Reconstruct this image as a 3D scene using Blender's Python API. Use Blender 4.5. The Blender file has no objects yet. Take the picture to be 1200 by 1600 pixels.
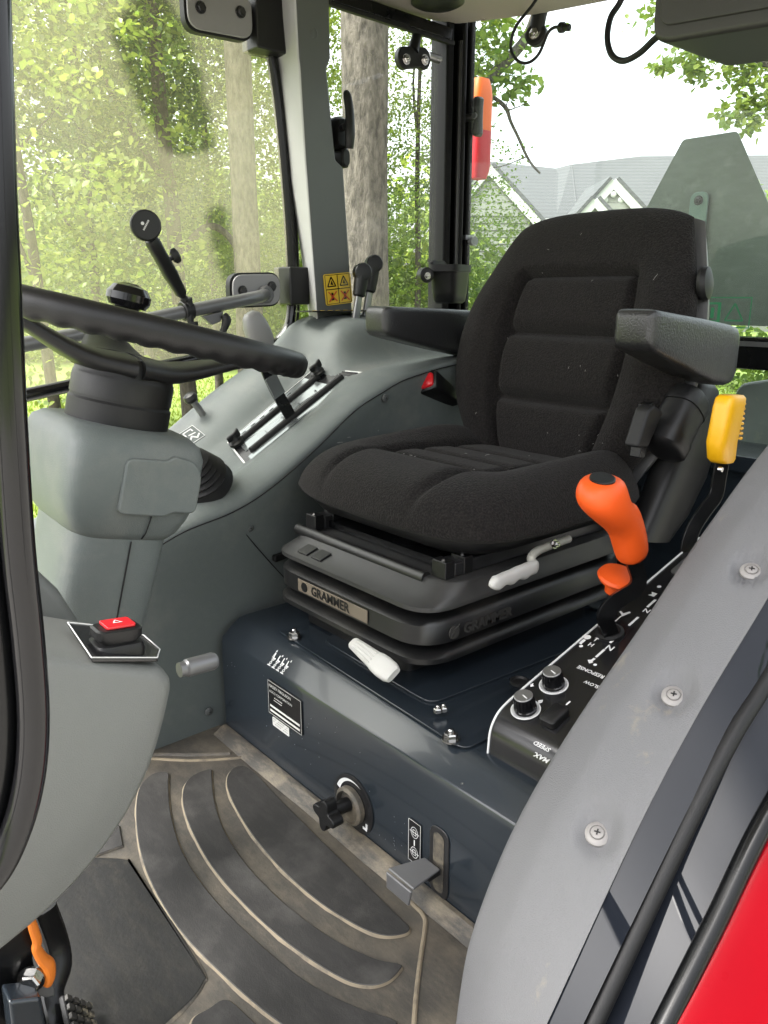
import bpy, bmesh, math, random
from mathutils import Vector as V, Matrix, noise
random.seed(7)
R = math.radians
scene = bpy.context.scene
C = scene.collection

# ------------------------------------------------------------------ camera, sky, sun, exposure
# world: metres, X towards the tractor's rear, Y towards its right side, Z up, cab floor at z = 0
cam = bpy.data.cameras.new('camera')
cam.sensor_fit = 'VERTICAL'; cam.sensor_height = 36.0
cam.lens = 36.0 * 1230 / 1600
cam.clip_start = 0.02; cam.clip_end = 2000
camo = bpy.data.objects.new('camera', cam); C.objects.link(camo)
camo.location = (0, 0, 0.80)
camo.rotation_euler = (R(90 - 15.5), 0, R(-40.3))
scene.camera = camo

SUN_EL, SUN_AZ = 58, 292            # azimuth measured from +Y towards +X
w = bpy.data.worlds.new('World'); scene.world = w; w.use_nodes = True
nt = w.node_tree
sky = nt.nodes.new('ShaderNodeTexSky'); sky.sky_type = 'NISHITA'; sky.sun_disc = False
sky.sun_elevation = R(SUN_EL); sky.sun_rotation = R(SUN_AZ)
sky.air_density = 1.0; sky.dust_density = 6.0; sky.ozone_density = 0.6
bg = nt.nodes['Background']; bg.inputs['Strength'].default_value = 0.15
hs = nt.nodes.new('ShaderNodeHueSaturation'); hs.inputs['Saturation'].default_value = .22      # a bright white hazy sky
nt.links.new(sky.outputs[0], hs.inputs['Color']); nt.links.new(hs.outputs[0], bg.inputs[0])
sl = bpy.data.lights.new('sun', 'SUN'); sl.energy = 1.0; sl.angle = R(28); sl.color = (1, .96, .9)
so = bpy.data.objects.new('sun', sl); C.objects.link(so)
sd = V((math.sin(R(SUN_AZ)) * math.cos(R(SUN_EL)), math.cos(R(SUN_AZ)) * math.cos(R(SUN_EL)), math.sin(R(SUN_EL))))
so.rotation_euler = sd.to_track_quat('Z', 'Y').to_euler(); so.location = (0, 0, 30)
vs = scene.view_settings
vs.view_transform = 'Standard'; vs.look = 'None'; vs.gamma = 1; vs.use_curve_mapping = False
vs.exposure = 2.6

# ------------------------------------------------------------------ materials
MATS = {}
CABK = .68        # cab colours darkened, so the cab reads dimmer than the bright outdoors
def mat(name, col, rough=.5, metal=0, coat=0, bump=0, bscale=400, var=0, vscale=6, spec=.5, dirt=None, dscale=5, dthr=.55, sheen=0, trans=0, emit=None, dw=.12, k=None, speck=0, bdist=.001):
    k = CABK if k is None else k; col = tuple(c * k for c in col); dirt = tuple(c * k for c in dirt) if dirt else None
    m = bpy.data.materials.new(name); m.use_nodes = True; MATS[name] = m
    n, l = m.node_tree.nodes, m.node_tree.links
    b = n['Principled BSDF']
    b.inputs['Base Color'].default_value = (*col, 1); b.inputs['Roughness'].default_value = rough
    b.inputs['Metallic'].default_value = metal; b.inputs['Coat Weight'].default_value = coat
    b.inputs['Coat Roughness'].default_value = .06
    b.inputs['Specular IOR Level'].default_value = spec
    if sheen:
        b.inputs['Sheen Weight'].default_value = sheen; b.inputs['Sheen Roughness'].default_value = .6
    tc = n.new('ShaderNodeTexCoord')
    last = None
    if var:
        nz = n.new('ShaderNodeTexNoise'); nz.inputs['Scale'].default_value = vscale; nz.inputs['Detail'].default_value = 5
        l.new(tc.outputs['Object'], nz.inputs['Vector'])
        mx = n.new('ShaderNodeMix'); mx.data_type = 'RGBA'
        mx.inputs[6].default_value = (*[c * (1 - var) for c in col], 1); mx.inputs[7].default_value = (*[min(1, c * (1 + var)) for c in col], 1)
        l.new(nz.outputs['Fac'], mx.inputs[0]); last = mx.outputs[2]
        mr = n.new('ShaderNodeMapRange'); mr.inputs[3].default_value = max(0, rough - .10); mr.inputs[4].default_value = min(1, rough + .10)
        l.new(nz.outputs['Fac'], mr.inputs[0]); l.new(mr.outputs[0], b.inputs['Roughness'])
    if dirt:
        nz = n.new('ShaderNodeTexNoise'); nz.inputs['Scale'].default_value = dscale; nz.inputs['Detail'].default_value = 8; nz.inputs['Roughness'].default_value = .65
        l.new(tc.outputs['Object'], nz.inputs['Vector'])
        mr = n.new('ShaderNodeMapRange'); mr.inputs[1].default_value = dthr; mr.inputs[2].default_value = dthr + dw
        l.new(nz.outputs['Fac'], mr.inputs[0])
        mx = n.new('ShaderNodeMix'); mx.data_type = 'RGBA'
        if last: l.new(last, mx.inputs[6])
        else: mx.inputs[6].default_value = (*col, 1)
        mx.inputs[7].default_value = (*dirt, 1)
        l.new(mr.outputs[0], mx.inputs[0]); last = mx.outputs[2]
    if speck and dirt:
        nz = n.new('ShaderNodeTexNoise'); nz.inputs['Scale'].default_value = 75; nz.inputs['Detail'].default_value = 10; nz.inputs['Roughness'].default_value = .75
        mp = n.new('ShaderNodeMapping'); mp.inputs['Rotation'].default_value = (0, 0, .7); mp.inputs['Scale'].default_value = (1, .28, 1)
        l.new(tc.outputs['Object'], mp.inputs[0]); l.new(mp.outputs[0], nz.inputs['Vector'])
        mr = n.new('ShaderNodeMapRange'); mr.inputs[1].default_value = .46; mr.inputs[2].default_value = .72; mr.inputs[4].default_value = speck
        l.new(nz.outputs['Fac'], mr.inputs[0])
        mx = n.new('ShaderNodeMix'); mx.data_type = 'RGBA'
        if last: l.new(last, mx.inputs[6])
        mx.inputs[7].default_value = (*[c * 1.25 for c in dirt], 1); l.new(mr.outputs[0], mx.inputs[0]); last = mx.outputs[2]
    if last: l.new(last, b.inputs['Base Color'])
    if bump:
        nz = n.new('ShaderNodeTexNoise'); nz.inputs['Scale'].default_value = bscale; nz.inputs['Detail'].default_value = 3
        l.new(tc.outputs['Object'], nz.inputs['Vector'])
        bp = n.new('ShaderNodeBump'); bp.inputs['Strength'].default_value = bump; bp.inputs['Distance'].default_value = bdist
        l.new(nz.outputs['Fac'], bp.inputs['Height']); l.new(bp.outputs[0], b.inputs['Normal'])
    if emit:
        b.inputs['Emission Color'].default_value = (*emit, 1); b.inputs['Emission Strength'].default_value = 1
    return m

def glassmat(name, tint, dust_haze, dcol, thr=(.3, .7), scale=3, clear=None, base=0.0):
    """thin window pane: tinted see-through sheet, mirror-like at grazing angles, with a pale film on it"""
    m = bpy.data.materials.new(name); m.use_nodes = True; MATS[name] = m
    n, l = m.node_tree.nodes, m.node_tree.links
    n.remove(n['Principled BSDF']); out = n['Material Output']
    tr = n.new('ShaderNodeBsdfTransparent'); tr.inputs[0].default_value = (*tint, 1)
    gl = n.new('ShaderNodeBsdfGlossy'); gl.inputs['Roughness'].default_value = .0
    fr = n.new('ShaderNodeFresnel'); fr.inputs[0].default_value = 1.35
    m1 = n.new('ShaderNodeMixShader'); l.new(fr.outputs[0], m1.inputs[0]); l.new(tr.outputs[0], m1.inputs[1]); l.new(gl.outputs[0], m1.inputs[2])
    df = n.new('ShaderNodeBsdfDiffuse'); df.inputs[0].default_value = (*dcol, 1)
    tl = n.new('ShaderNodeBsdfTranslucent'); tl.inputs[0].default_value = (*dcol, 1)
    m2 = n.new('ShaderNodeMixShader'); m2.inputs[0].default_value = .5
    l.new(df.outputs[0], m2.inputs[1]); l.new(tl.outputs[0], m2.inputs[2])
    tc = n.new('ShaderNodeTexCoord')
    nz = n.new('ShaderNodeTexNoise'); nz.inputs['Scale'].default_value = scale; nz.inputs['Detail'].default_value = 4
    l.new(tc.outputs['Object'], nz.inputs['Vector'])
    mr = n.new('ShaderNodeMapRange'); mr.inputs[1].default_value = thr[0]; mr.inputs[2].default_value = thr[1]
    mr.inputs[3].default_value = base; mr.inputs[4].default_value = dust_haze
    l.new(nz.outputs['Fac'], mr.inputs[0])
    fac = mr.outputs[0]
    if clear:
        at = n.new('ShaderNodeAttribute'); at.attribute_name = 'unhazed'
        mm = n.new('ShaderNodeMath'); mm.operation = 'MULTIPLY'
        l.new(fac, mm.inputs[0]); l.new(at.outputs['Fac'], mm.inputs[1]); fac = mm.outputs[0]
    m3 = n.new('ShaderNodeMixShader'); l.new(fac, m3.inputs[0]); l.new(m1.outputs[0], m3.inputs[1]); l.new(m2.outputs[0], m3.inputs[2])
    l.new(m3.outputs[0], out.inputs['Surface'])
    return m

TAN = (.42, .35, .24)
mat('black_paint', (.005, .0053, .0058), .26, spec=.28, var=.3)
mat('black_plastic', (.008, .008, .0084), .42, spec=.32, bump=.25, bscale=700, var=.2, vscale=12)
mat('post_black', (.005, .0052, .0055), .5, spec=.12)
mat('black_gloss', (.006, .006, .007), .14, spec=.35)
mat('black_rubber', (.009, .009, .0095), .55, spec=.3, bump=.12, bscale=300)
mat('dark_metal', (.05, .05, .052), .35, metal=.6, var=.3, vscale=30)
mat('bellows', (.008, .008, .0084), .38, spec=.5, bump=.3, bscale=900, var=.25, vscale=14, dirt=(.040, .037, .032), dscale=9, dthr=.50, dw=.3)
def clothmat():
    m = mat('fabric', (.012, .011, .0105), .95, spec=.1, sheen=.04, k=1); n, l = m.node_tree.nodes, m.node_tree.links; b = n['Principled BSDF']
    tc = n.new('ShaderNodeTexCoord')
    nz = n.new('ShaderNodeTexNoise'); nz.inputs['Scale'].default_value = 340; nz.inputs['Detail'].default_value = 2; l.new(tc.outputs['Object'], nz.inputs['Vector'])
    rp = n.new('ShaderNodeValToRGB'); rp.color_ramp.elements[0].position = .40; rp.color_ramp.elements[1].position = .66
    rp.color_ramp.elements[0].color = (.0042, .0037, .0036, 1); rp.color_ramp.elements[1].color = (.0155, .0134, .0128, 1); l.new(nz.outputs['Fac'], rp.inputs[0]); l.new(rp.outputs[0], b.inputs['Base Color'])
    bp = n.new('ShaderNodeBump'); bp.inputs['Strength'].default_value = 1; bp.inputs['Distance'].default_value = .003; l.new(nz.outputs['Fac'], bp.inputs['Height']); l.new(bp.outputs[0], b.inputs['Normal'])
clothmat()
mat('navy', (.018, .024, .031), .22, coat=.2, var=.04, vscale=5, dirt=(.22, .21, .19), dscale=60, dthr=.70, dw=.05)
mat('navy_gloss', (.012, .014, .019), .02, spec=.22)
mat('console_grey', (.128, .146, .142), .52, spec=.35, bump=.5, bscale=800, bdist=.0009, var=.06, vscale=3, dirt=(.20, .205, .19), dscale=9, dthr=.52, dw=.3, speck=.10)
mat('dash_grey', (.175, .180, .170), .5, spec=.35, bump=.5, bscale=800, bdist=.0009, var=.05, vscale=4)
mat('pillar_grey', (.085, .09, .088), .5, bump=.15, bscale=900, var=.06)
mat('pillar_light', (.40, .40, .40), .55, bump=.15, bscale=900, var=.05)
mat('trim_grey', (.165, .165, .172), .75, bdist=.004, spec=.3, bump=.3, bscale=700, var=.07, vscale=5, dirt=(.40, .33, .22), dscale=7, dthr=.60, dw=.16)
mat('screw_grey', (.27, .255, .245), .5)
mat('red_paint', (.31, .0002, .006), .3, spec=.06, coat=.03, var=.12, vscale=5, dirt=(.36, .001, .010), dscale=18, dthr=.66, dw=.2)
mat('liner', (.40, .36, .30), .9, bump=.4, bscale=260, var=.06)
mat('rubber_mat', (.055, .050, .043), .55, speck=0.4, bump=.5, bscale=220, var=.35, vscale=14, dirt=(.16, .135, .10), dscale=9, dthr=.46, dw=.34)
mat('mat_pad', (.030, .029, .028), .6, speck=0.18, spec=.3, bump=.3, bscale=500, var=.35, vscale=8, dirt=(.11, .105, .098), dscale=6, dthr=.50, dw=.30)
mat('cup_black', (.006, .006, .0063), .45, spec=.2)
mat('mat_edge', (.22, .18, .122), .8, bump=.4, bscale=300, var=.3, vscale=30, dirt=(.10, .085, .065), dscale=26, dthr=.50, dw=.18)
mat('mat_dark', (.014, .014, .0135), .62, spec=.25, speck=0.12, bump=.5, bscale=160, var=.3, vscale=10, dirt=(.10, .09, .065), dscale=8, dthr=.60, dw=.22)
mat('mat_rim', (.05, .046, .04), .6, speck=0.5, bump=.4, bscale=300, var=.3, vscale=12, dirt=(.26, .215, .15), dscale=14, dthr=.46, dw=.34)
mat('chrome', (.62, .61, .59), .22, metal=1, var=.1, vscale=40)
mat('steel', (.34, .34, .34), .35, metal=.8, var=.2, vscale=40)
mat('gunmetal', (.19, .19, .195), .38, metal=.5, var=.1, vscale=20)
mat('plate_grey', (.32, .31, .32), .42, metal=.4, var=.08, vscale=20)
mat('white_plastic', (.62, .61, .58), .4, var=.05, vscale=20)
mat('white_paint', (.8, .8, .8), .5)
mat('label_white', (.72, .72, .70), .35)
mat('label_black', (.012, .012, .013), .22)
mat('orange', (.86, .105, .012), .45, spec=.3, var=.06, vscale=30, bump=.05, bscale=500)
mat('orange_worn', (.80, .21, .02), .45, var=.1)
mat('yellow', (1.0, .52, .005), .4, bump=.05, bscale=500)
mat('label_yellow', (.80, .53, .03), .4)
mat('label_red', (.55, .05, .02), .4)
mat('red_plastic', (.70, .012, .02), .3)
mat('lamp_red', (.50, .005, .018), .4, spec=.3)
mat('lamp_orange', (.80, .13, .01), .4, spec=.3)
mat('box_grey', (.022, .021, .020), .5, bump=.15, bscale=500)
mat('knob_grey', (.21, .21, .205), .45, bump=.1)
mat('emboss_lit', (.055, .053, .05), .25)  # lighter than the bellows, painting in the highlights on moulded letters
mat('tray_grey', (.030, .030, .030), .45, spec=.5, bump=.3, bscale=900, var=.25, vscale=14, dirt=(.055, .052, .047), dscale=10, dthr=.5, dw=.3)
mat('emboss_tan', (.20, .165, .125), .55, var=.2, vscale=40, metal=.2)
mat('gate_silver', (.34, .37, .37), .14, metal=.7, var=.25, vscale=9)
mat('smv_back', (.115, .135, .118), .42, metal=.3, var=.45, vscale=7, dirt=(.19, .21, .19), dscale=16, dthr=.55, dw=.2, speck=.25)
mat('label_green', (.03, .30, .12), .4)
def barkmat(name, c1, c2):
    m = mat(name, c1, .95, k=1); n, l = m.node_tree.nodes, m.node_tree.links; b = n['Principled BSDF']
    tc = n.new('ShaderNodeTexCoord'); mp = n.new('ShaderNodeMapping'); mp.inputs['Scale'].default_value = (1, 1, .40); l.new(tc.outputs['Object'], mp.inputs[0])
    nz = n.new('ShaderNodeTexNoise'); nz.inputs['Scale'].default_value = 26; nz.inputs['Detail'].default_value = 7; nz.inputs['Roughness'].default_value = .62; l.new(mp.outputs[0], nz.inputs['Vector'])
    rp = n.new('ShaderNodeValToRGB'); rp.color_ramp.elements[0].position = .36; rp.color_ramp.elements[1].position = .62
    rp.color_ramp.elements[0].color = (*c2, 1); rp.color_ramp.elements[1].color = (*c1, 1); l.new(nz.outputs['Fac'], rp.inputs[0]); l.new(rp.outputs[0], b.inputs['Base Color'])
    bp = n.new('ShaderNodeBump'); bp.inputs['Strength'].default_value = 1; bp.inputs['Distance'].default_value = .03; l.new(nz.outputs['Fac'], bp.inputs['Height']); l.new(bp.outputs[0], b.inputs['Normal'])
barkmat('bark', (.115, .100, .082), (.040, .034, .027)); barkmat('bark_dark', (.075, .063, .05), (.03, .025, .02))
mat('roof_shingle', (.068, .069, .072), .9, k=.85, var=.25, vscale=1.2, bump=.5, bscale=8)
_m = MATS['roof_shingle']; _n, _l = _m.node_tree.nodes, _m.node_tree.links
_w = _n.new('ShaderNodeTexWave'); _w.bands_direction = 'Z'; _w.inputs['Scale'].default_value = 1.6; _w.inputs['Distortion'].default_value = .6; _w.inputs['Detail'].default_value = 3
_t = _n.new('ShaderNodeTexCoord'); _l.new(_t.outputs['Object'], _w.inputs['Vector'])
_x = _n.new('ShaderNodeMix'); _x.data_type = 'RGBA'; _x.blend_type = 'MULTIPLY'; _x.inputs[0].default_value = .25
_old = _n['Principled BSDF'].inputs['Base Color'].links[0].from_socket
_l.new(_old, _x.inputs[6]); _l.new(_w.outputs['Color'], _x.inputs[7]); _l.new(_x.outputs[2], _n['Principled BSDF'].inputs['Base Color'])
mat('siding', (.21, .213, .185), .8, k=.85, var=.05)
mat('house_trim', (.42, .42, .40), .6, k=.85)
mat('house_window', (.06, .07, .08), .08, k=.85, coat=.5)
glassmat('glass_door', (.95, .97, .92), .27, (.95, .90, .62), thr=(.25, .75), scale=2.2, clear=True, base=.15)  # film colour paints the reflected outdoor glare onto the door pane
glassmat('glass_quarter', (.95, .98, .95), .03, (.8, .8, .72), scale=5)
glassmat('glass_rear', (.88, .97, .92), .05, (.8, .84, .80), scale=4, base=.015)

# ------------------------------------------------------------------ building helpers
def tag(o, label=None, cat=None, group=None, kind=None):
    if label: o['label'] = label
    if cat: o['category'] = cat
    if group: o['group'] = group
    if kind: o['kind'] = kind
    return o
def empty(name, loc, label, cat, group=None):
    o = bpy.data.objects.new(name, None); C.objects.link(o); o.location = loc; o.empty_display_size = .05
    return tag(o, label, cat, group)
WORLD = {}
def origin_of(o):
    v = V((0, 0, 0))
    while o is not None:
        v += V(o.location); o = o.parent
    return v
def make(name, verts, faces, m, parent=None, smooth=30, bevel=0, bseg=2, sub=0, solid=0, fmat=None):
    """one mesh object; verts come in world coordinates"""
    me = bpy.data.meshes.new(name)
    off = origin_of(parent) if parent else V((0, 0, 0))
    me.from_pydata([tuple(V(v) - off) for v in verts], [], faces)
    bm = bmesh.new(); bm.from_mesh(me); bmesh.ops.recalc_face_normals(bm, faces=bm.faces); bm.to_mesh(me); bm.free()
    for mm in ([m] if isinstance(m, str) else m): me.materials.append(MATS[mm])
    if fmat:
        for p, k in zip(me.polygons, fmat): p.material_index = k
    if smooth:
        me.shade_smooth(); me.set_sharp_from_angle(angle=R(smooth))
    o = bpy.data.objects.new(name, me); C.objects.link(o)
    if parent: o.parent = parent
    if solid:
        s = o.modifiers.new('s', 'SOLIDIFY'); s.thickness = solid; s.offset = -1
    if bevel:
        b = o.modifiers.new('b', 'BEVEL'); b.width = bevel; b.segments = bseg; b.limit_method = 'ANGLE'; b.angle_limit = R(32); b.harden_normals = True
    if sub:
        s = o.modifiers.new('u', 'SUBSURF'); s.levels = sub; s.render_levels = sub
    return o
def strap_g(pts, w_, t_, hint, res=4):
    P = catmull(pts, res); m = len(P); vs_, fs = [], []
    for i in range(m):
        T = (P[min(i + 1, m - 1)] - P[max(i - 1, 0)]).normalized(); u = V(hint); u = (u - T * u.dot(T)).normalized(); v = T.cross(u)
        for a, b in ((-1, -1), (1, -1), (1, 1), (-1, 1)): vs_.append(P[i] + u * a * w_ / 2 + v * b * t_ / 2)
    for i in range(m - 1):
        for k in range(4): fs.append([i * 4 + k, i * 4 + (k + 1) % 4, (i + 1) * 4 + (k + 1) % 4, (i + 1) * 4 + k])
    fs += [[0, 1, 2, 3][::-1], [(m - 1) * 4 + k for k in range(4)]]
    return vs_, fs
class Geo:
    """collects shapes for ONE mesh"""
    def __init__(s): s.v = []; s.f = []; s.m = []
    def add(s, vf, k=0):
        n = len(s.v); s.v += [tuple(p) for p in vf[0]]; s.f += [[i + n for i in f] for f in vf[1]]; s.m += [k] * len(vf[1]); return s
    def build(s, name, m, parent=None, **k):
        return make(name, s.v, s.f, m, parent, fmat=s.m if len(set(s.m)) > 1 else None, **k)
def frame(axis, hint=(0, 0, 1)):
    w_ = V(axis).normalized(); h = V(hint)
    if abs(w_.dot(h.normalized())) > .95: h = V((1, 0, 0))
    u = h.cross(w_).normalized(); v = w_.cross(u).normalized()
    return u, v, w_
def catmull(pts, res=6, closed=False):
    P = [V(p) for p in pts]; n = len(P); out = []
    rng = n if closed else n - 1
    for i in range(rng):
        if closed: a, b, c, d = P[(i - 1) % n], P[i], P[(i + 1) % n], P[(i + 2) % n]
        else: a, b, c, d = P[max(i - 1, 0)], P[i], P[i + 1], P[min(i + 2, n - 1)]
        for k in range(res):
            t = k / res
            out.append(.5 * ((2 * b) + (c - a) * t + (2 * a - 5 * b + 4 * c - d) * t * t + (3 * b - a - 3 * c + d) * t ** 3))
    if not closed: out.append(P[-1])
    return out
def tube_g(pts, r, n=12, closed=False, res=6, smooth=True, flat=1.0, hint=None):
    P = catmull(pts, res, closed) if smooth else [V(p) for p in pts]
    m = len(P)
    if isinstance(r, (int, float)): rr = [r] * m
    else:
        k = len(r); rr = []
        for i in range(m):
            t = i / (m - 1) * (k - 1); a = min(int(t), k - 2); rr.append(r[a] + (r[a + 1] - r[a]) * (t - a))
    T = []
    for i in range(m):
        if closed: T.append((P[(i + 1) % m] - P[i - 1]).normalized())
        else: T.append((P[min(i + 1, m - 1)] - P[max(i - 1, 0)]).normalized())
    u = T[0].orthogonal().normalized() if hint is None else (V(hint) - T[0] * V(hint).dot(T[0])).normalized()
    vs_, fs = [], []
    for i in range(m):
        u = (u - T[i] * u.dot(T[i])).normalized(); v = T[i].cross(u)
        for k in range(n):
            a = 2 * math.pi * k / n
            vs_.append(P[i] + (u * math.cos(a) + v * math.sin(a) * flat) * rr[i])
    seg = m if closed else m - 1
    for i in range(seg):
        j = (i + 1) % m
        for k in range(n):
            fs.append([i * n + k, i * n + (k + 1) % n, j * n + (k + 1) % n, j * n + k])
    if not closed:
        fs.append(list(range(n))[::-1]); fs.append([(m - 1) * n + k for k in range(n)])
    return vs_, fs
def lathe_g(prof, origin, axis, n=24, hint=(0, 0, 1), cap=True):
    u, v, w_ = frame(axis, hint); o = V(origin); vs_, fs = [], []
    for r, h in prof:
        for k in range(n):
            a = 2 * math.pi * k / n
            vs_.append(o + w_ * h + (u * math.cos(a) + v * math.sin(a)) * r)
    for i in range(len(prof) - 1):
        for k in range(n):
            fs.append([i * n + k, i * n + (k + 1) % n, (i + 1) * n + (k + 1) % n, (i + 1) * n + k])
    if cap:
        fs.append(list(range(n))[::-1]); fs.append([(len(prof) - 1) * n + k for k in range(n)])
    return vs_, fs
def box_g(c, s, ax=None):
    c = V(c); X, Y, Z = ax if ax else (V((1, 0, 0)), V((0, 1, 0)), V((0, 0, 1)))
    X, Y, Z = V(X), V(Y), V(Z)
    vs_ = [c + X * (s[0] / 2 * i) + Y * (s[1] / 2 * j) + Z * (s[2] / 2 * k) for k in (-1, 1) for j in (-1, 1) for i in (-1, 1)]
    return vs_, [[0, 2, 3, 1], [4, 5, 7, 6], [0, 1, 5, 4], [2, 6, 7, 3], [0, 4, 6, 2], [1, 3, 7, 5]]
def boxab_g(a, b):
    return box_g([(p + q) / 2 for p, q in zip(a, b)], [abs(p - q) for p, q in zip(a, b)])
def roundpoly(pts, r, n=5):
    out = []; m = len(pts)
    for i in range(m):
        p, a, b = V((*pts[i], 0)), V((*pts[i - 1], 0)), V((*pts[(i + 1) % m], 0))
        rad = r[i] if isinstance(r, (list, tuple)) else r
        d1, d2 = (a - p), (b - p); t = min(rad, d1.length * .49, d2.length * .49)
        if t < 1e-5: out.append(pts[i]); continue
        s, e = p + d1.normalized() * t, p + d2.normalized() * t
        for k in range(n + 1):
            q = k / n; z = s * (1 - q) ** 2 + p * 2 * q * (1 - q) + e * q * q; out.append((z.x, z.y))
    return out
def prism_g(poly, o, u, v, h):
    """2d outline in the plane (o;u,v), extruded by the vector h"""
    o, u, v, h = V(o), V(u), V(v), V(h); n = len(poly)
    vs_ = [o + u * a + v * b for a, b in poly] + [o + u * a + v * b + h for a, b in poly]
    return vs_, [list(range(n))[::-1], list(range(n, 2 * n))] + [[i, (i + 1) % n, n + (i + 1) % n, n + i] for i in range(n)]
def poly3_g(pts, h):
    """closed 3d outline extruded by the vector h"""
    n = len(pts); P = [V(p) for p in pts]
    return P + [p + V(h) for p in P], [list(range(n))[::-1], list(range(n, 2 * n))] + [[i, (i + 1) % n, n + (i + 1) % n, n + i] for i in range(n)]
def grid_g(rows, closed_u=False):
    n = len(rows[0]); m = len(rows)
    vs_ = [p for r_ in rows for p in r_]; fs = []
    for i in range(m - 1):
        for k in range(n if closed_u else n - 1):
            fs.append([i * n + k, i * n + (k + 1) % n, (i + 1) * n + (k + 1) % n, (i + 1) * n + k])
    return vs_, fs
def sloft_g(secs, n=28):
    """closed body through superellipse sections (centre, u, v, half_u, half_v, power)"""
    vs_, fs = [], []
    for c, u, v, a, b, p in secs:
        c, u, v = V(c), V(u), V(v)
        for k in range(n):
            t = 2 * math.pi * (k + .5) / n; ct, st = math.cos(t), math.sin(t)
            vs_.append(c + u * (a * math.copysign(abs(ct) ** (2 / p), ct)) + v * (b * math.copysign(abs(st) ** (2 / p), st)))
    m = len(secs)
    for i in range(m - 1):
        for k in range(n):
            fs.append([i * n + k, i * n + (k + 1) % n, (i + 1) * n + (k + 1) % n, (i + 1) * n + k])
    fs.append(list(range(n))[::-1]); fs.append([(m - 1) * n + k for k in range(n)])
    return vs_, fs
def text_g(s, o, u, v, size, h=.0006, bold=.0):
    """lettering standing on the plane (o;u,v), lower left corner of the first letter at o"""
    cu = bpy.data.curves.new('lettering', 'FONT'); cu.body = s; cu.size = size; cu.extrude = 0; cu.offset = bold * size; cu.resolution_u = 2
    ob = bpy.data.objects.new('lettering', cu); C.objects.link(ob)
    dg = bpy.context.evaluated_depsgraph_get(); me = bpy.data.meshes.new_from_object(ob.evaluated_get(dg))
    u, v = V(u).normalized(), V(v).normalized(); w_ = u.cross(v)
    vs_ = [V(o) + u * p.co.x + v * p.co.y + w_ * h for p in me.vertices]; fs = [list(p.vertices) for p in me.polygons]
    bpy.data.objects.remove(ob); bpy.data.meshes.remove(me); bpy.data.curves.remove(cu)
    return vs_, fs
def hexbolt_g(o, axis, r=.008, h=.006, washer=True, stub=True):
    g = Geo(); a = V(axis).normalized(); o = V(o)
    if washer: g.add(lathe_g([(r * 1.45, 0), (r * 1.45, h * .25)], o, a, 16))
    g.add(lathe_g([(r * 1.12, h * .2), (r * 1.15, h * .85), (r * .95, h)], o, a, 6))
    if stub: g.add(lathe_g([(r * .5, h), (r * .5, h * 1.35), (r * .35, h * 1.5)], o, a, 10))
    return g.v, g.f
def cap_screw(name, o, axis, r, m, parent, cross=True):
    g = Geo(); a = V(axis).normalized(); o = V(o)
    g.add(lathe_g([(r, -.002), (r * 1.0, r * .10), (r * .82, r * .24), (r * .62, r * .28), (r * .60, r * .18), (r * .54, r * .18), (r * .5, r * .34), (r * .25, r * .42)], o, a, 24))
    s = g.build(name, m, parent)
    if cross:
        u, v, w_ = frame(a)
        c = Geo(); c.add(box_g(o + a * r * .42, (r * .5, r * .12, r * .06), (u, v, w_))); c.add(box_g(o + a * r * .42, (r * .12, r * .5, r * .07), (u, v, w_)))
        c.build('cross_slot', 'black_plastic', s, smooth=0)
    return s
def pill(a, b, lo, hi, k): # smooth step
    t = max(0, min(1, (k - lo) / (hi - lo))); t = t * t * (3 - 2 * t); return a + (b - a) * t
UP = V((0, 0, 1)); XX = V((1, 0, 0)); YY = V((0, 1, 0))

# ================================================================== the cab shell
cab = empty('tractor_cab', (1.0, .95, 0), 'black framed tractor cab with glazed sides, grey post trim and beige roof lining', 'tractor cab')
# roof with lining
def roof_outline(k=0):
    r_ = [(-.45, 1.62 - k), (1.50, 1.63 - k), (1.60 - k, 1.60 - k), (1.70 - k, 1.42), (1.77 - k, 1.20), (1.79 - k, .95), (1.77 - k, .70), (1.70 - k, .48), (1.60 - k, .30 + k), (1.50, .27 + k), (-.45, .28 + k)]
    return r_
make('roof', *prism_g(roof_outline(-.03), (0, 0, 1.50), XX, YY, (0, 0, .12)), 'black_plastic', cab, bevel=.02)
rl = make('roof_lining', *prism_g(roof_outline(.0), (0, 0, 1.455), XX, YY, (0, 0, .04)), 'liner', cab, bevel=.018, bseg=4)
g = Geo(); p = V((1.4239,1.4883,1.4550))
g.add(lathe_g([(.062, .004), (.062, -.010), (.05, -.016), (.0, -.018)], p, UP, 28)); g.build('speaker_grille', 'black_plastic', rl)
for q in ((1.6157,1.5204,1.4550), (1.2340,1.4719,1.4550)):
    cap_screw('lining_clip', V(q), -UP, .007, 'liner', rl, False)
# window rail along the right side
g = Geo(); a, b = V((1.1719,1.6000,1.4377)), V((1.5686,1.6000,1.4269))
d = (b - a).normalized(); n_ = d.cross(YY)
g.add(box_g((a + b) / 2 + n_ * 0, ((b - a).length, .035, .030), (d, YY, d.cross(YY)))); g.build('window_rail', 'black_paint', cab, bevel=.004)
g = Geo(); o_ = (a + b) / 2 - V((0, .02, .022)); g.add(box_g(o_, ((b - a).length, .01, .008), (d, YY, d.cross(YY)))); g.build('rail_seal', 'black_rubber', cab)
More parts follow.
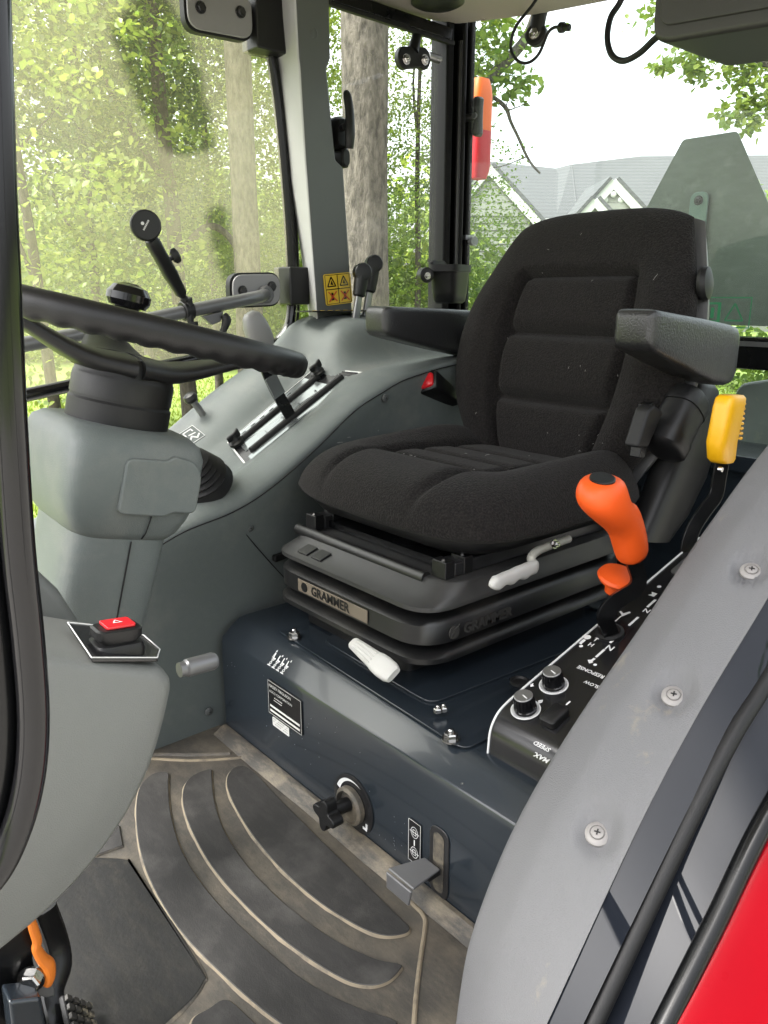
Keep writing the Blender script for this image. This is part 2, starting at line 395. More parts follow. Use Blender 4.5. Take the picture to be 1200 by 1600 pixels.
# rear right corner post: ribbed black section
post = Geo()
for (x, y, sx, sy) in ((1.571, 1.615, .026, .05), (1.594, 1.625, .018, .03), (1.614, 1.605, .016, .05), (1.632, 1.625, .02, .03), (1.652, 1.615, .020, .05)):
    post.add(box_g((x, y, .95), (sx, sy, 1.06)))
post.add(box_g((1.625, 1.65, .95), (.11, .03, 1.06)))
pp = post.build('rear_post', 'post_black', cab, bevel=.006, bseg=3)
g = Geo(); g.add(lathe_g([(.007, 0), (.007, .62)], (1.605, 1.590, .80), UP, 14)); g.build('gas_strut', 'dark_metal', cab)
g = Geo(); q = V((1.6600,1.6093,0.9382)); g.add(lathe_g([(.008, 0), (.008, .03), (.012, .03), (.012, .045)], q, (-.2, -1, 0), 12)); g.add(box_g(q + V((-.01, -.02, .01)), (.03, .012, .012))); g.build('strut_bracket', 'steel', cab)
# grey trimmed middle post
rows = []
for A, B, Cc in ((((1.0627,1.6400,1.4609)), ((1.0619,1.5400,1.4347)), ((1.1599,1.5500,1.4590))),
                 (((1.0753,1.6400,1.3032)), ((1.0677,1.5400,1.2822)), ((1.1615,1.5500,1.2998))),
                 (((1.0795,1.6400,1.2848)), ((1.0703,1.5400,1.2643)), ((1.1467,1.5450,1.2738))),
                 (((1.0975,1.6400,1.0962)), ((1.0793,1.5400,1.0829)), ((1.1675,1.5450,1.0921))),
                 (((1.0986,1.6400,1.0800)), ((1.0805,1.5400,1.0674)), ((1.1931,1.5500,1.0789))),
                 (((1.1295,1.6400,0.8870)), ((1.0922,1.5400,0.8826)), ((1.2069,1.5500,0.8862))),
                 (((1.1569,1.6400,0.6755)), ((1.1047,1.5400,0.6823)), ((1.2197,1.5500,0.6772)))):
    A, B, Cc = V(A), V(B), V(Cc); rows.append([A, B, Cc, Cc + V((.02, .09, 0))])
vf = grid_g(rows, True); n = 4
fm = [1 if i % 4 == 0 else 0 for i in range(len(vf[1]))]
bp_ = make('middle_post', *vf, ['pillar_grey', 'pillar_light'], cab, fmat=fm, bevel=.006, bseg=3)
for q in ((1.1076,1.5450,1.3363), (1.1615,1.5480,0.8692)):
    s = lathe_g([(.020, .001), (.020, -.002), (.014, -.004), (.013, .002), (.009, .002), (.008, -.005), (.003, -.006)], V(q) + V((.0, .004, 0)), (0, 1, 0), 20)
    make('trim_screw', *s, 'pillar_grey', bp_)
# warning sticker on the post
A, B, D = V((1.1221,1.5430,0.8427)), V((1.2025,1.5450,0.8497)), V((1.1295,1.5430,0.7724))
u, v = (B - A), (D - A); w_ = V((0, -1, 0))
def onq(a, b, h=.0012): return A + u * a + v * b + w_ * h
stk = make('warning_sticker', *prism_g(roundpoly([(0, 0), (1, 0), (1, 1), (0, 1)], .08), A + w_ * .001, u, v, w_ * .001), 'label_yellow', bp_, smooth=0)
g = Geo()
for a0, a1, b0, b1 in ((.04, .96, .03, .05), (.04, .96, .95, .97), (.04, .06, .03, .97), (.94, .96, .03, .97), (.485, .515, .03, .97), (.04, .96, .48, .51)):
    g.add(([onq(a0, b0, .0026), onq(a1, b0, .0026), onq(a1, b1, .0026), onq(a0, b1, .0026)], [[0, 1, 2, 3]]))
for cx in (.27, .73):
    for (x0, y0, x1, y1) in ((-.15, .40, .15, .40), (-.15, .40, 0, .10), (.15, .40, 0, .10)):
        p0, p1 = V((cx + x0, y0, 0)), V((cx + x1, y1, 0)); t = (p1 - p0).normalized(); nn = V((-t.y, t.x, 0)) * .02
        g.add(([onq(*(p0 + nn).xy, .0026), onq(*(p1 + nn).xy, .0026), onq(*(p1 - nn).xy, .0026), onq(*(p0 - nn).xy, .0026)], [[0, 1, 2, 3]]))
    g.add(([onq(cx - .05, .34, .0026), onq(cx + .06, .36, .0026), onq(cx + .01, .2, .0026)], [[0, 1, 2]]))
    g.add(([onq(cx - .04, .6, .0026), onq(cx + .03, .6, .0026), onq(cx + .05, .85, .0026), onq(cx - .05, .85, .0026)], [[0, 1, 2, 3]]))
g.build('sticker_print', 'label_black', stk, smooth=0)
g = Geo()
for cx in (.27, .73):
    for s in (-1, 1):
        p0, p1 = V((cx - .15, .73 - s * .16, 0)), V((cx + .15, .73 + s * .16, 0)); t = (p1 - p0).normalized(); nn = V((-t.y, t.x, 0)) * .022
        g.add(([onq(*(p0 + nn).xy, .0032), onq(*(p1 + nn).xy, .0032), onq(*(p1 - nn).xy, .0032), onq(*(p0 - nn).xy, .0032)], [[0, 1, 2, 3]]))
g.build('sticker_cross', 'label_red', stk, smooth=0)
# rear cross bars, bulkhead, lower frame
g = Geo(); g.add(boxab_g((1.735, .30, .640), (1.80, 1.58, .708))); cb = g.build('rear_crossbar', 'black_paint', cab, bevel=.006)
g = Geo(); g.add(boxab_g((1.728, .30, .690), (1.7345, 1.58, .700))); g.build('bar_trim', 'steel', cb)
g = Geo(); g.add(boxab_g((1.62, .40, 0), (1.66, 1.60, .47))); g.add(boxab_g((1.60, .40, .44), (1.78, 1.60, .475))); bk = g.build('rear_bulkhead', 'navy', cab, bevel=.004)
make('bulkhead_bolt', *hexbolt_g((1.6198, .900, .41), (-1, 0, 0), .012, .010), 'chrome', bk)
g = Geo(); g.add(boxab_g((-.45, .30, -.06), (1.7, 1.62, -.012))); g.build('floor_pan', 'navy', cab)
for y in (.26, 1.66):
    g = Geo(); g.add(boxab_g((-.43, y - .02, -.05), (-.37, y + .02, 1.46))); g.build('front_post', 'black_paint', cab, bevel=.008)
g = Geo(); g.add(boxab_g((1.60, .27, .45), (1.67, .33, 1.46))); g.build('rear_left_post', 'black_paint', cab, bevel=.008)
# glass: quarter pane and rear panes
make('quarter_glass', [(1.19, 1.60, .70), (1.55, 1.615, .70), (1.55, 1.615, 1.44), (1.12, 1.60, 1.44)], [[0, 1, 2, 3]], 'glass_quarter', cab, smooth=0)
rows = []
for z in (.708, .95, 1.2, 1.45):
    rows.append([V((1.79 - .16 * abs((y - .95) / .62) ** 2.6, y, z)) for y in [.33 + .062 * k for k in range(21)]])
make('rear_glass', *grid_g(rows), 'glass_rear', cab)
make('lower_rear_glass', [(1.765, .33, .475), (1.765, 1.57, .475), (1.765, 1.57, .64), (1.765, .33, .64)], [[0, 1, 2, 3]], 'glass_rear', cab, smooth=0)
# green safety print on the rear pane
o = V((1.7600,0.9503,0.7928)); dn, rt_ = V((0, 0, -1)), V((0, -1, 0)); sc = .115
g = Geo()
def fr(a0, a1, b0, b1):
    g.add(([o + rt_ * a * sc + dn * b * sc for a, b in ((a0, b0), (a1, b0), (a1, b1), (a0, b1))], [[0, 1, 2, 3]]))
fr(0, 1.0, 0, .02); fr(0, 1.0, .56, .58); fr(.98, 1.0, .02, .56); fr(0, .02, .02, .56); fr(.08, .40, .10, .14); fr(.08, .40, .44, .48); fr(.08, .14, .14, .44); fr(.34, .40, .14, .44); fr(.20, .27, .2, .4)
for (x0, y0, x1, y1) in ((.5, .44, .86, .44), (.5, .44, .68, .12), (.86, .44, .68, .12)):
    p0, p1 = V((x0, y0, 0)), V((x1, y1, 0)); t = (p1 - p0).normalized(); nn = V((-t.y, t.x, 0)) * .014
    g.add(([o + rt_ * q.x * sc + dn * q.y * sc for q in (p0 + nn, p1 + nn, p1 - nn, p0 - nn)], [[0, 1, 2, 3]]))
g.build('glass_print', 'label_green', cab, smooth=0)

# ------------------------------------------------------------------ right hand door with hinges and grab bar
door = empty('cab_door', (1.0, 1.64, .66), 'right-hand glass cab door with painted reflection haze, grey hinge plates and grab bar', 'door')
edge = [(1.0446,1.6350,1.4793), (1.0550,1.6350,1.3609), (1.0778,1.6350,1.1998), (1.0939,1.6350,0.9991), (1.0982,1.6350,0.8278), (1.0912,1.6350,0.7389), (1.0639,1.6350,0.6976), (1.0235,1.6350,0.6811), (.80, 1.635, .655), (.40, 1.635, .60), (.0, 1.635, .55), (-.36, 1.635, .50)]
ep = catmull(edge, 8)
make('door_seal', *tube_g([V(p) for p in edge], .013, 12, res=8), 'black_gloss', door)
make('door_seal', *tube_g([V(p) + V((.016, .006, -.004)) for p in edge], .009, 10, res=8), 'black_rubber', door)
def inpoly(x, y, P):
    r_ = False; j = len(P) - 1
    for i in range(len(P)):
        (xi, yi), (xj, yj) = P[i], P[j]
        if (yi > y) != (yj > y) and x < (xj - xi) * (y - yi) / (yj - yi) + xi: r_ = not r_
        j = i
    return r_
haze_gap = [[(0.6970,1.6300,1.2871), (0.7440,1.6300,1.3450), (0.7793,1.6300,1.3796), (0.8209,1.6300,1.3663), (0.8562,1.6300,1.3225), (0.8837,1.6300,1.2455), (0.9075,1.6300,1.1331), (0.9038,1.6300,1.0989), (0.8531,1.6300,1.0799), (0.7984,1.6300,1.0805), (0.7486,1.6300,1.1436), (0.7198,1.6300,1.2194)],
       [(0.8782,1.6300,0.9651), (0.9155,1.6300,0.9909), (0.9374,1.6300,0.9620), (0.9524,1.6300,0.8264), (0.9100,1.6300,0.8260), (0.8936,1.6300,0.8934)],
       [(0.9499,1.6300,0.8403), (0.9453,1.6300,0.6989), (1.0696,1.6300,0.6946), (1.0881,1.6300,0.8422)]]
haze_gap = [[(p[0], p[2]) for p in P] for P in haze_gap]  # patches where the painted reflection haze is thinned
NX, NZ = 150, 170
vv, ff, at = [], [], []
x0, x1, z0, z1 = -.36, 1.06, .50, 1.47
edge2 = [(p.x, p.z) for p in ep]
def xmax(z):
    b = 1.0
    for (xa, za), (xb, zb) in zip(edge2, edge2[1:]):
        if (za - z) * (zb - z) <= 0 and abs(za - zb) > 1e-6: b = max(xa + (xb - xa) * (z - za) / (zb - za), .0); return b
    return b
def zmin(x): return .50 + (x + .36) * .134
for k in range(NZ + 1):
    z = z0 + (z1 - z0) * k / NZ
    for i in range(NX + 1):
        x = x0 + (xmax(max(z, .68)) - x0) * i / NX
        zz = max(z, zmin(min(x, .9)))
        vv.append((x, 1.632, zz)); at.append(0.25 if (inpoly(x, zz, haze_gap[0]) or inpoly(x, zz, haze_gap[1])) else (.5 if inpoly(x, zz, haze_gap[2]) else 1.0))
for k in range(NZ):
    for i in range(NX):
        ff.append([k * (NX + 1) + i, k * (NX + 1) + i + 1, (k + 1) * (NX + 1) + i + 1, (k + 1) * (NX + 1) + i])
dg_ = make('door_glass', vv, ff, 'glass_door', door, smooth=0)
W1 = NX + 1
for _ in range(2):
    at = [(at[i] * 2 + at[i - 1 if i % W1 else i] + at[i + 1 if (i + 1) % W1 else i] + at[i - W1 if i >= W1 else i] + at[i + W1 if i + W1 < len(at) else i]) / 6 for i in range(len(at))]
a_ = dg_.data.attributes.new('unhazed', 'FLOAT', 'POINT')  # weight of the painted reflection haze, lower in the clear patches
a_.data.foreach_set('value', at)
for c_, hw, hh in (((0.9214,1.6000,1.3534), .074, .040), ((0.9802,1.6000,0.8082), .062, .034)):
    c_ = V(c_)
    hp = make('hinge_plate', *prism_g(roundpoly([(-hw, -hh), (hw, -hh), (hw, hh), (-hw, hh)], .028, 6), c_, V((1, 0, .03)), UP, (0, .006, 0)), 'plate_grey', door, bevel=.0015)
    make('plate_backing', *prism_g(roundpoly([(-hw - .004, -hh - .004), (hw + .004, -hh - .004), (hw + .004, hh + .004), (-hw - .004, hh + .004)], .03, 6), c_ + V((0, .008, 0)), V((1, 0, .03)), UP, (0, .018, 0)), 'black_rubber', hp)
    for s in (-1, 1):
        make('bolt', *hexbolt_g(c_ + V((s * hw * .62, 0, -.002 if s < 0 else .008)), (0, -1, 0), .008, .009, True, False), 'dark_metal', hp)
g = Geo(); g.add(boxab_g((1.06, 1.585, .775), (1.115, 1.655, .86))); g.build('hinge_block', 'black_plastic', door, bevel=.004)
g = Geo(); g.add(boxab_g((1.00, 1.59, 1.30), (1.08, 1.655, 1.46))); g.build('hinge_block', 'black_plastic', door, bevel=.004)
bar = [(0.9988,1.5980,0.7984), (0.9728,1.5700,0.7957), (0.9392,1.5450,0.7918), (0.8855,1.5300,0.7841), (0.7602,1.5200,0.7648), (0.5570,1.5100,0.7305), (0.4353,1.5000,0.7134), (.2, 1.50, .685), (-.2, 1.50, .63)]
gb = make('grab_bar', *tube_g([V(p) for p in bar], .0135, 16, res=6), 'gunmetal', door)
make('bar_collar', *lathe_g([(.020, 0), (.020, .006), (.016, .010)], V(bar[0]), (0, -1, 0), 18), 'gunmetal', gb)

# near left-hand door frame, close to the lens
nd = empty('door_frame', (.07, .30, .5), 'glossy black rounded front edge of the left-hand door opening, nearest the lens', 'door frame')
ndp = [(0.0924,0.3000,0.9177), (0.0895,0.3000,0.8906), (0.0871,0.3000,0.8625), (0.0845,0.3000,0.8329), (0.0823,0.3000,0.8019), (0.0791,0.3000,0.7579), (0.0764,0.3000,0.7105), (0.0756,0.3000,0.6721), (0.0738,0.3000,0.6398), (0.0694,0.3000,0.6144), (0.0615,0.3000,0.5930), (0.0505,0.3000,0.5771), (0.0347,0.3000,0.5718), (0.0103,0.3000,0.5777)]
make('frame_tube', *tube_g([V(p) for p in ndp], .0060, 16, res=8), 'black_gloss', nd)
make('frame_seal', *tube_g([V(p) + V((-.010, .012, 0)) for p in ndp], .009, 14, res=8), 'black_paint', nd)
make('frame_web', *grid_g([[V(p) + V((-.003, .016, 0)) for p in catmull(ndp, 6)], [V(p) + V((-.05, .03, .02)) for p in catmull(ndp, 6)]]), 'navy_gloss', nd, solid=.004)

# ================================================================== navy seat platform
plat = empty('seat_platform', (1.0, .9, 0), 'dark navy steel platform carrying the seat, its top front edge sloping', 'seat platform')
prof = [(.634, -.01), (.634, .182), (.637, .192), (.664, .214), (.674, .220), (.69, .222), (1.62, .222), (1.62, -.01)]
rows = [[V((x, y, z)) for x, z in prof] for y in (.42, 1.212)]
vf = grid_g(rows, True); nn_ = len(prof)
vf[1].append(list(range(nn_))); vf[1].append(list(range(nn_, 2 * nn_)))
make('platform_body', *vf, 'navy', plat, bevel=.002, bseg=2)
g = Geo(); g.add(prism_g(roundpoly([(.668, .625), (1.3, .60), (1.3, 1.09), (.69, 1.112)], .02), (0, 0, .2225), XX, YY, (0, 0, .003))); tp = g.build('top_plate', 'navy', plat, bevel=.0012)
g = Geo(); g.add(prism_g(roundpoly([(.712, .735), (1.25, .70), (1.25, 1.02), (.722, 1.02)], .025), (0, 0, .2257), XX, YY, (0, 0, .004))); g.build('seat_tray', 'navy', plat, bevel=.0015)
for q in ((0.6942,1.0586,0.2260), (0.6703,0.6529,0.2260)):
    make('bolt', *hexbolt_g(V(q), UP, .0085, .011), 'chrome', plat)
for q in ((0.6998,0.7081,0.2310), (0.7085,0.7054,0.2310)):
    make('nut', *hexbolt_g(V(q), UP, .0055, .008, False), 'chrome', plat)
# seat pictograms printed on the bevel
A, B, D = V((0.6500,1.0470,0.2244)), V((0.6500,0.9570,0.2210)), V((0.6410,1.0428,0.1957))
fu = V((0, -1, 0)); fv = V((.664 - .637, 0, .214 - .192)).normalized(); fn = fu.cross(fv)
c0 = V((.6375, 1.060, .1925)); U0 = .0050
def bev(a, b, h=.0009): return c0 + fu * (a * U0) + fv * (b * U0) + fn * h
g = Geo()
def stroke(pts, t=.22, f=bev, G=None):
    G = G or g
    for p0, p1 in zip(pts, pts[1:]):
        p0, p1 = V((*p0, 0)), V((*p1, 0)); d_ = (p1 - p0).normalized(); nn = V((-d_.y, d_.x, 0)) * t / 2; e = d_ * t / 2
        G.add(([f(*(p0 - e + nn).xy), f(*(p1 + e + nn).xy), f(*(p1 + e - nn).xy), f(*(p0 - e - nn).xy)], [[0, 1, 2, 3]]))
for i in range(4):
    ox = .3 + i * 2.6
    stroke([(ox + .2, 4.6), (ox + .5, 3.0), (ox + 1.6, 3.0)], .5); stroke([(ox + .3, 2.5), (ox + 1.6, 2.5)], .2)
    stroke([(ox + .4, 2.4), (ox + 1.5, 1.2), (ox + .4, .3)], .2); stroke([(ox + 1.5, 2.4), (ox + .4, 1.2), (ox + 1.5, .3)], .2); stroke([(ox + .2, .2), (ox + 1.8, .2)], .25)
    if i: stroke([(ox + .9, 5.1), (ox + 1.2, 5.4), (ox + 1.4, 5.1), (ox + 1.2, 4.8), (ox + .9, 5.1)], .2)
    else: stroke([(ox - .2, 3.0), (ox - .2, 6.0)], .2); stroke([(ox - .5, 5.4), (ox - .2, 6.0), (ox + .1, 5.4)], .2)
g.build('seat_pictogram', 'white_paint', plat, smooth=0)
# maker's plate
def fp(a, b, h=.001): return V((.634 - h, a, b))   # a point on the front panel (y, z)
A, B, D = V((0.6330,1.0497,0.1742)), V((0.6330,0.9493,0.1687)), V((0.6330,1.0480,0.1145))
yl, yr, zt, zb = A.y, B.y, (A.z + B.z) / 2, D.z
zt = A.z - .004
lp = make('maker_plate', *prism_g(roundpoly([(0, 0), (yl - yr, 0), (yl - yr, zt - zb + .008), (0, zt - zb + .008)], .003), fp(yl, zb - .006, .001), V((0, -1, 0)), UP, (-.0012, 0, 0)), 'label_black', plat, smooth=0)
W_, H_ = yl - yr, zt - zb + .008
def lpf(a, b, h=.0030): return fp(yl - a, zb - .006 + b, h)
g = Geo()
for a0, a1, b0, b1 in ((.001, W_ - .001, .001, .0018), (.001, W_ - .001, H_ - .0018, H_ - .001), (.001, .0018, .001, H_ - .001), (W_ - .0018, W_ - .001, .001, H_ - .001), (.006, W_ - .006, .006, .010), (.006, W_ - .006, .015, .019)):
    g.add(([lpf(a0, b0), lpf(a1, b0), lpf(a1, b1), lpf(a0, b1)], [[0, 1, 2, 3]]))
for s, sz, a, b in (('MASSEY FERGUSON', .0075, .004, H_ - .012), ('AGCO CORPORATION', .0066, .005, H_ - .022)):
    g.add(text_g(s, lpf(a, b, .0024), V((0, -1, 0)), UP, sz))
for a0, b0 in ((.020, H_ - .029), (.018, H_ - .034)):
    for k in range(6): g.add(([lpf(a0 + k * .0042, b0), lpf(a0 + k * .0042 + .0030, b0), lpf(a0 + k * .0042 + .0030, b0 + .0016), lpf(a0 + k * .0042, b0 + .0016)], [[0, 1, 2, 3]]))
g.build('plate_print', 'label_white', lp, smooth=0)
st = make('serial_sticker', *prism_g(roundpoly([(0, 0), (.050, 0), (.050, .016), (0, .016)], .002), fp(yl - .010, zb - .026, .001), V((0, -1, 0)), UP, (-.001, 0, 0)), 'label_white', plat, smooth=0)
g = Geo()
for k in range(3): 
    b = zb - .022 + k * .0045
    for j in range(9):
        if (j * 7 + k * 3) % 5: g.add(([fp(yl - .013 - j * .005, b, .0024), fp(yl - .0165 - j * .005, b, .0024), fp(yl - .0165 - j * .005, b + .0018, .0024), fp(yl - .013 - j * .005, b + .0018, .0024)], [[0, 1, 2, 3]]))
g.build('sticker_print', 'knob_grey', st, smooth=0)
# slot plate for the latch pedal and its symbol sticker
sa, sb = V((0.6340,0.6372,0.1193)), V((0.6340,0.6265,-0.0044)); sy = (sa.y + sb.y) / 2
zc0, zc1 = max(sb.z, .012), sa.z
slot = make('slot_plate', *prism_g(roundpoly([(-.018, 0), (.018, 0), (.018, zc1 - zc0), (-.018, zc1 - zc0)], .016, 6), fp(sy, zc0, .0005), V((0, -1, 0)), UP, (-.002, 0, 0)), 'dark_metal', plat, bevel=.001)
make('slot_opening', *prism_g(roundpoly([(-.010, .008), (.010, .008), (.010, zc1 - zc0 - .008), (-.010, zc1 - zc0 - .008)], .010, 6), fp(sy, zc0, .0028), V((0, -1, 0)), UP, (-.0004, 0, 0)), 'mat_rim', slot, smooth=0)
sa = V((0.6330,0.6930,0.1041)); 
st = make('latch_sticker', *prism_g(roundpoly([(0, 0), (.026, 0), (.026, .068), (0, .068)], .003), fp(sa.y, sa.z - .070, .001), V((0, -1, 0)), UP, (-.001, 0, 0)), 'label_black', plat, smooth=0)
g = Geo()
def sf(a, b, h=.0024): return fp(sa.y - a, sa.z - .070 + b, h)
stroke([(.001, .001), (.025, .001), (.025, .067), (.001, .067), (.001, .001)], .0007, sf)
for cz in (.018, .050):
    ring = [(.013 + .007 * math.cos(k * .524), cz + .0085 * math.sin(k * .524)) for k in range(13)]
    stroke(ring, .0009, sf); stroke([(.004, cz), (.022, cz)], .001, sf); stroke([(.010, cz - .004), (.016, cz - .004), (.016, cz + .004), (.010, cz + .004), (.010, cz - .004)], .001, sf)
stroke([(.013, .030), (.013, .037)], .002, sf)
g.build('latch_print', 'white_paint', st, smooth=0)
# chipped paint on the front panel
pr2 = random.Random(5); g = Geo()
for k in range(70):
    cy, cz, sp = pr2.choice(((.80, .06, .03), (.66, .06, .03), (.72, .04, .03), (.95, .10, .06), (.86, .12, .07), (1.15, .15, .03), (1.05, .17, .05)))
    y, z = pr2.gauss(cy, sp), pr2.gauss(cz, sp * .7)
    if not .02 < z < .175 or not .5 < y < 1.2: continue
    a, b, t = pr2.uniform(.0004, .0016), pr2.choice((.0004, .0006, .0009)), pr2.uniform(0, 3.14); n5 = 5
    g.add(([fp(y + a * math.cos(i * 1.257) * math.cos(t) - b * math.sin(i * 1.257) * math.sin(t), z + a * math.cos(i * 1.257) * math.sin(t) + b * math.sin(i * 1.257) * math.cos(t), .0007) for i in range(n5)], [list(range(n5))]))
g.build('paint_chip', 'steel', plat, smooth=0)['kind'] = 'stuff'
# the latch pedal
lp0 = V((0.6000,0.6297,0.0700))
lat = empty('latch_pedal', (.634, sy, .05), 'bent dark steel latch pedal sticking out of the slot in the navy panel', 'pedal')
g = Geo(); a = V((.640, sy, .055)); b = V((.560, sy + .022, .062))
g.add(poly3_g([(.575, sy - .012, .060), (.625, sy - .010, .062), (.625, sy + .020, .062), (.575, sy + .038, .060)], (0, 0, .004)))
g.add(poly3_g([(.575, sy - .012, .060), (.575, sy + .038, .060), (.574, sy + .036, .036), (.574, sy - .008, .036)], (-.004, 0, 0)))
g.build('pedal_plate', 'gunmetal', lat, bevel=.003, bseg=3)
g = Geo(); g.add(boxab_g((.61, sy - .005, .050), (.66, sy + .005, .0595))); g.build('pedal_arm', 'dark_metal', lat)
# the rotary valve
rv0 = V((0.6320,0.8173,0.0545))
rv = empty('rotary_valve', rv0, 'black four-lobed rotary valve knob on a scuffed round dial, low on the navy panel', 'valve knob')
make('dial', *lathe_g([(.047, 0), (.047, .0012), (.044, .002)], rv0 + V((.001, 0, 0)), (-1, 0, 0), 36), 'label_black', rv)
g = Geo()
for k in range(14):
    a0, a1 = R(60 + k * 7), R(60 + (k + 1) * 7); w0, w1 = .0 + .0085 * k / 14, .0085 * (k + 1) / 14
    q = lambda r_, a_: rv0 + V((-.0018, -math.cos(a_) * r_, math.sin(a_) * r_))
    g.add(([q(.041, a0), q(.041, a1), q(.041 - w1, a1), q(.041 - w0, a0)], [[0, 1, 2, 3]]))
g.add(box_g(rv0 + V((-.0018, -.030, -.026)), (.0006, .010, .004))); g.add(box_g(rv0 + V((-.0018, -.034, -.020)), (.0006, .004, .008)))
g.build('dial_mark', 'white_paint', rv, smooth=0)['kind'] = 'stuff'
make('bush', *lathe_g([(.030, .002), (.030, .010), (.025, .013), (.022, .006)], rv0, (-1, 0, 0), 28), 'mat_rim', rv)
kc = rv0 + V((-.030, .010, -.004)); pts = []
make('stem', *lathe_g([(.011, 0), (.011, .03)], rv0 + V((0, .004, 0)), (-1, .15, 0), 14), 'black_plastic', rv)
for k in range(48):
    a_ = 2 * math.pi * k / 48; r_ = .021 + .0062 * math.cos(4 * a_ + .5); pts.append((r_ * math.cos(a_), r_ * math.sin(a_)))
make('knob', *prism_g(pts, kc, V((0, -1, 0)), UP, (-.020, 0, 0)), 'black_plastic', rv, bevel=.004, bseg=3)

# ================================================================== rubber floor mat
fm_ = empty('floor_mat', (.45, .9, 0), 'dusty black rubber floor mat with curved raised pads and tan dirt in its grooves', 'floor mat')
g = Geo(); g.add(boxab_g((-.35, .30, -.010), (.633, 1.62, 0))); g.build('mat_base', 'rubber_mat', fm_)
def pad(name, pts, h=.0048, ring=.0028, m=('mat_pad', 'mat_edge'), closed_smooth=True):
    P2 = catmull([(p[0], p[1], 0) for p in pts], 6, True) if closed_smooth else [V((p[0], p[1], 0)) for p in pts]
    n = len(P2); area = sum(P2[i].x * P2[(i + 1) % n].y - P2[(i + 1) % n].x * P2[i].y for i in range(n))
    s = 1 if area > 0 else -1; outer, mid, inner = [], [], []
    for i in range(n):
        t = (P2[(i + 1) % n] - P2[i - 1]).normalized(); nn = V((t.y, -t.x, 0)) * s
        j = .7 + .6 * noise.noise(P2[i] * 30)
        outer.append(P2[i] + nn * ring * j + V((0, 0, .0006))); mid.append(P2[i] - nn * ring * .1 + V((0, 0, h * .8))); inner.append(P2[i] - nn * ring * .45 + V((0, 0, h)))
    vs_ = outer + mid + inner; fs = []; k_ = []
    for i in range(n):
        j = (i + 1) % n
        fs.append([i, j, n + j, n + i]); k_.append(1); fs.append([n + i, n + j, 2 * n + j, 2 * n + i]); k_.append(0)
    fs.append([2 * n + i for i in range(n)]); k_.append(0)
    return make(name, vs_, fs, list(m), fm_, fmat=k_, smooth=14)
pad('mat_pad', [(0.5894,1.0843,0.0050), (0.5984,1.0565,0.0050), (0.5911,0.9550,0.0050), (0.5837,0.8382,0.0050), (0.5779,0.7231,0.0050), (0.5728,0.6426,0.0050), (0.5715,0.6222,0.0050), (0.5593,0.6186,0.0050), (0.5371,0.6333,0.0050), (0.5212,0.6663,0.0050), (0.5074,0.7324,0.0050), (0.5030,0.8201,0.0050), (0.5099,0.9103,0.0050), (0.5255,0.9931,0.0050), (0.5444,1.0515,0.0050), (0.5670,1.0806,0.0050)])
pad('mat_pad', [(0.5446,1.1097,0.0050), (0.5370,1.0889,0.0050), (0.5076,1.0258,0.0050), (0.4817,0.9440,0.0050), (0.4694,0.8485,0.0050), (0.4711,0.7556,0.0050), (0.4843,0.6725,0.0050), (0.5050,0.6140,0.0050), (0.5235,0.5868,0.0050), (0.5160,0.5795,0.0050), (0.4944,0.5771,0.0050), (0.4734,0.5878,0.0050), (0.4544,0.6195,0.0050), (0.4354,0.7019,0.0050), (0.4274,0.7987,0.0050), (0.4308,0.9038,0.0050), (0.4509,1.0101,0.0050), (0.4756,1.0752,0.0050), (0.5069,1.1096,0.0050)])
pad('mat_pad', [(0.4844,1.1482,0.0050), (0.4697,1.1149,0.0050), (0.4388,1.0411,0.0050), (0.4118,0.9468,0.0050), (0.4018,0.8405,0.0050), (0.4077,0.7335,0.0050), (0.4212,0.6392,0.0050), (0.4462,0.5719,0.0050), (0.4662,0.5362,0.0050), (0.4627,0.5233,0.0050), (0.4287,0.5164,0.0050), (0.3914,0.5480,0.0050), (0.3661,0.6105,0.0050), (0.3487,0.7103,0.0050), (0.3407,0.8222,0.0050), (0.3535,0.9434,0.0050), (0.3839,1.0467,0.0050), (0.4237,1.1307,0.0050), (0.4593,1.1597,0.0050)])
pad('mat_pad', [(0.3361,0.6787,0.0050), (0.3449,0.6306,0.0050), (0.3606,0.5644,0.0050), (0.3238,0.5579,0.0050), (0.2727,0.6012,0.0050), (0.2707,0.6405,0.0050), (0.2902,0.6801,0.0050), (0.3126,0.6829,0.0050)])
hp_ = pad('heel_plate', [(0.2502,1.0887,0.0020), (0.2897,1.0407,0.0020), (0.3416,0.9878,0.0020), (0.3437,0.9702,0.0020), (0.3410,0.8362,0.0020), (0.3342,0.7350,0.0020), (0.3277,0.7211,0.0020), (0.3049,0.7077,0.0020), (0.2636,0.6966,0.0020), (0.2023,0.6826,0.0020), (0.1211,0.7610,0.0020), (0.1253,0.9348,0.0020)], h=.003, ring=.004, m=('mat_dark', 'mat_rim'))
pad('mat_patch', [(0.2851,1.0813,0.0020), (0.3649,1.0680,0.0020), (0.3504,1.0184,0.0020), (0.3026,1.0244,0.0020)], h=.004, ring=.002, m=('mat_pad', 'mat_rim'), closed_smooth=False)
# moulded ridge round the pads
rp = [(0.4822,1.2111,-0.0000), (0.5351,1.1584,0.0000), (0.5901,1.1195,-0.0000), (0.6194,1.1026,0.0000), (0.6277,1.0772,0.0000), (0.6278,1.0315,0.0000), (0.6154,0.8159,0.0000), (0.6053,0.6597,0.0000), (0.6012,0.6271,-0.0000), (0.5875,0.6100,0.0000), (0.5495,0.5777,0.0000), (0.5077,0.5404,0.0000), (0.4609,0.4946,0.0000)]
make('mat_ridge', *tube_g([V(p) for p in rp], .0032, 8, res=8), 'mat_edge', fm_)
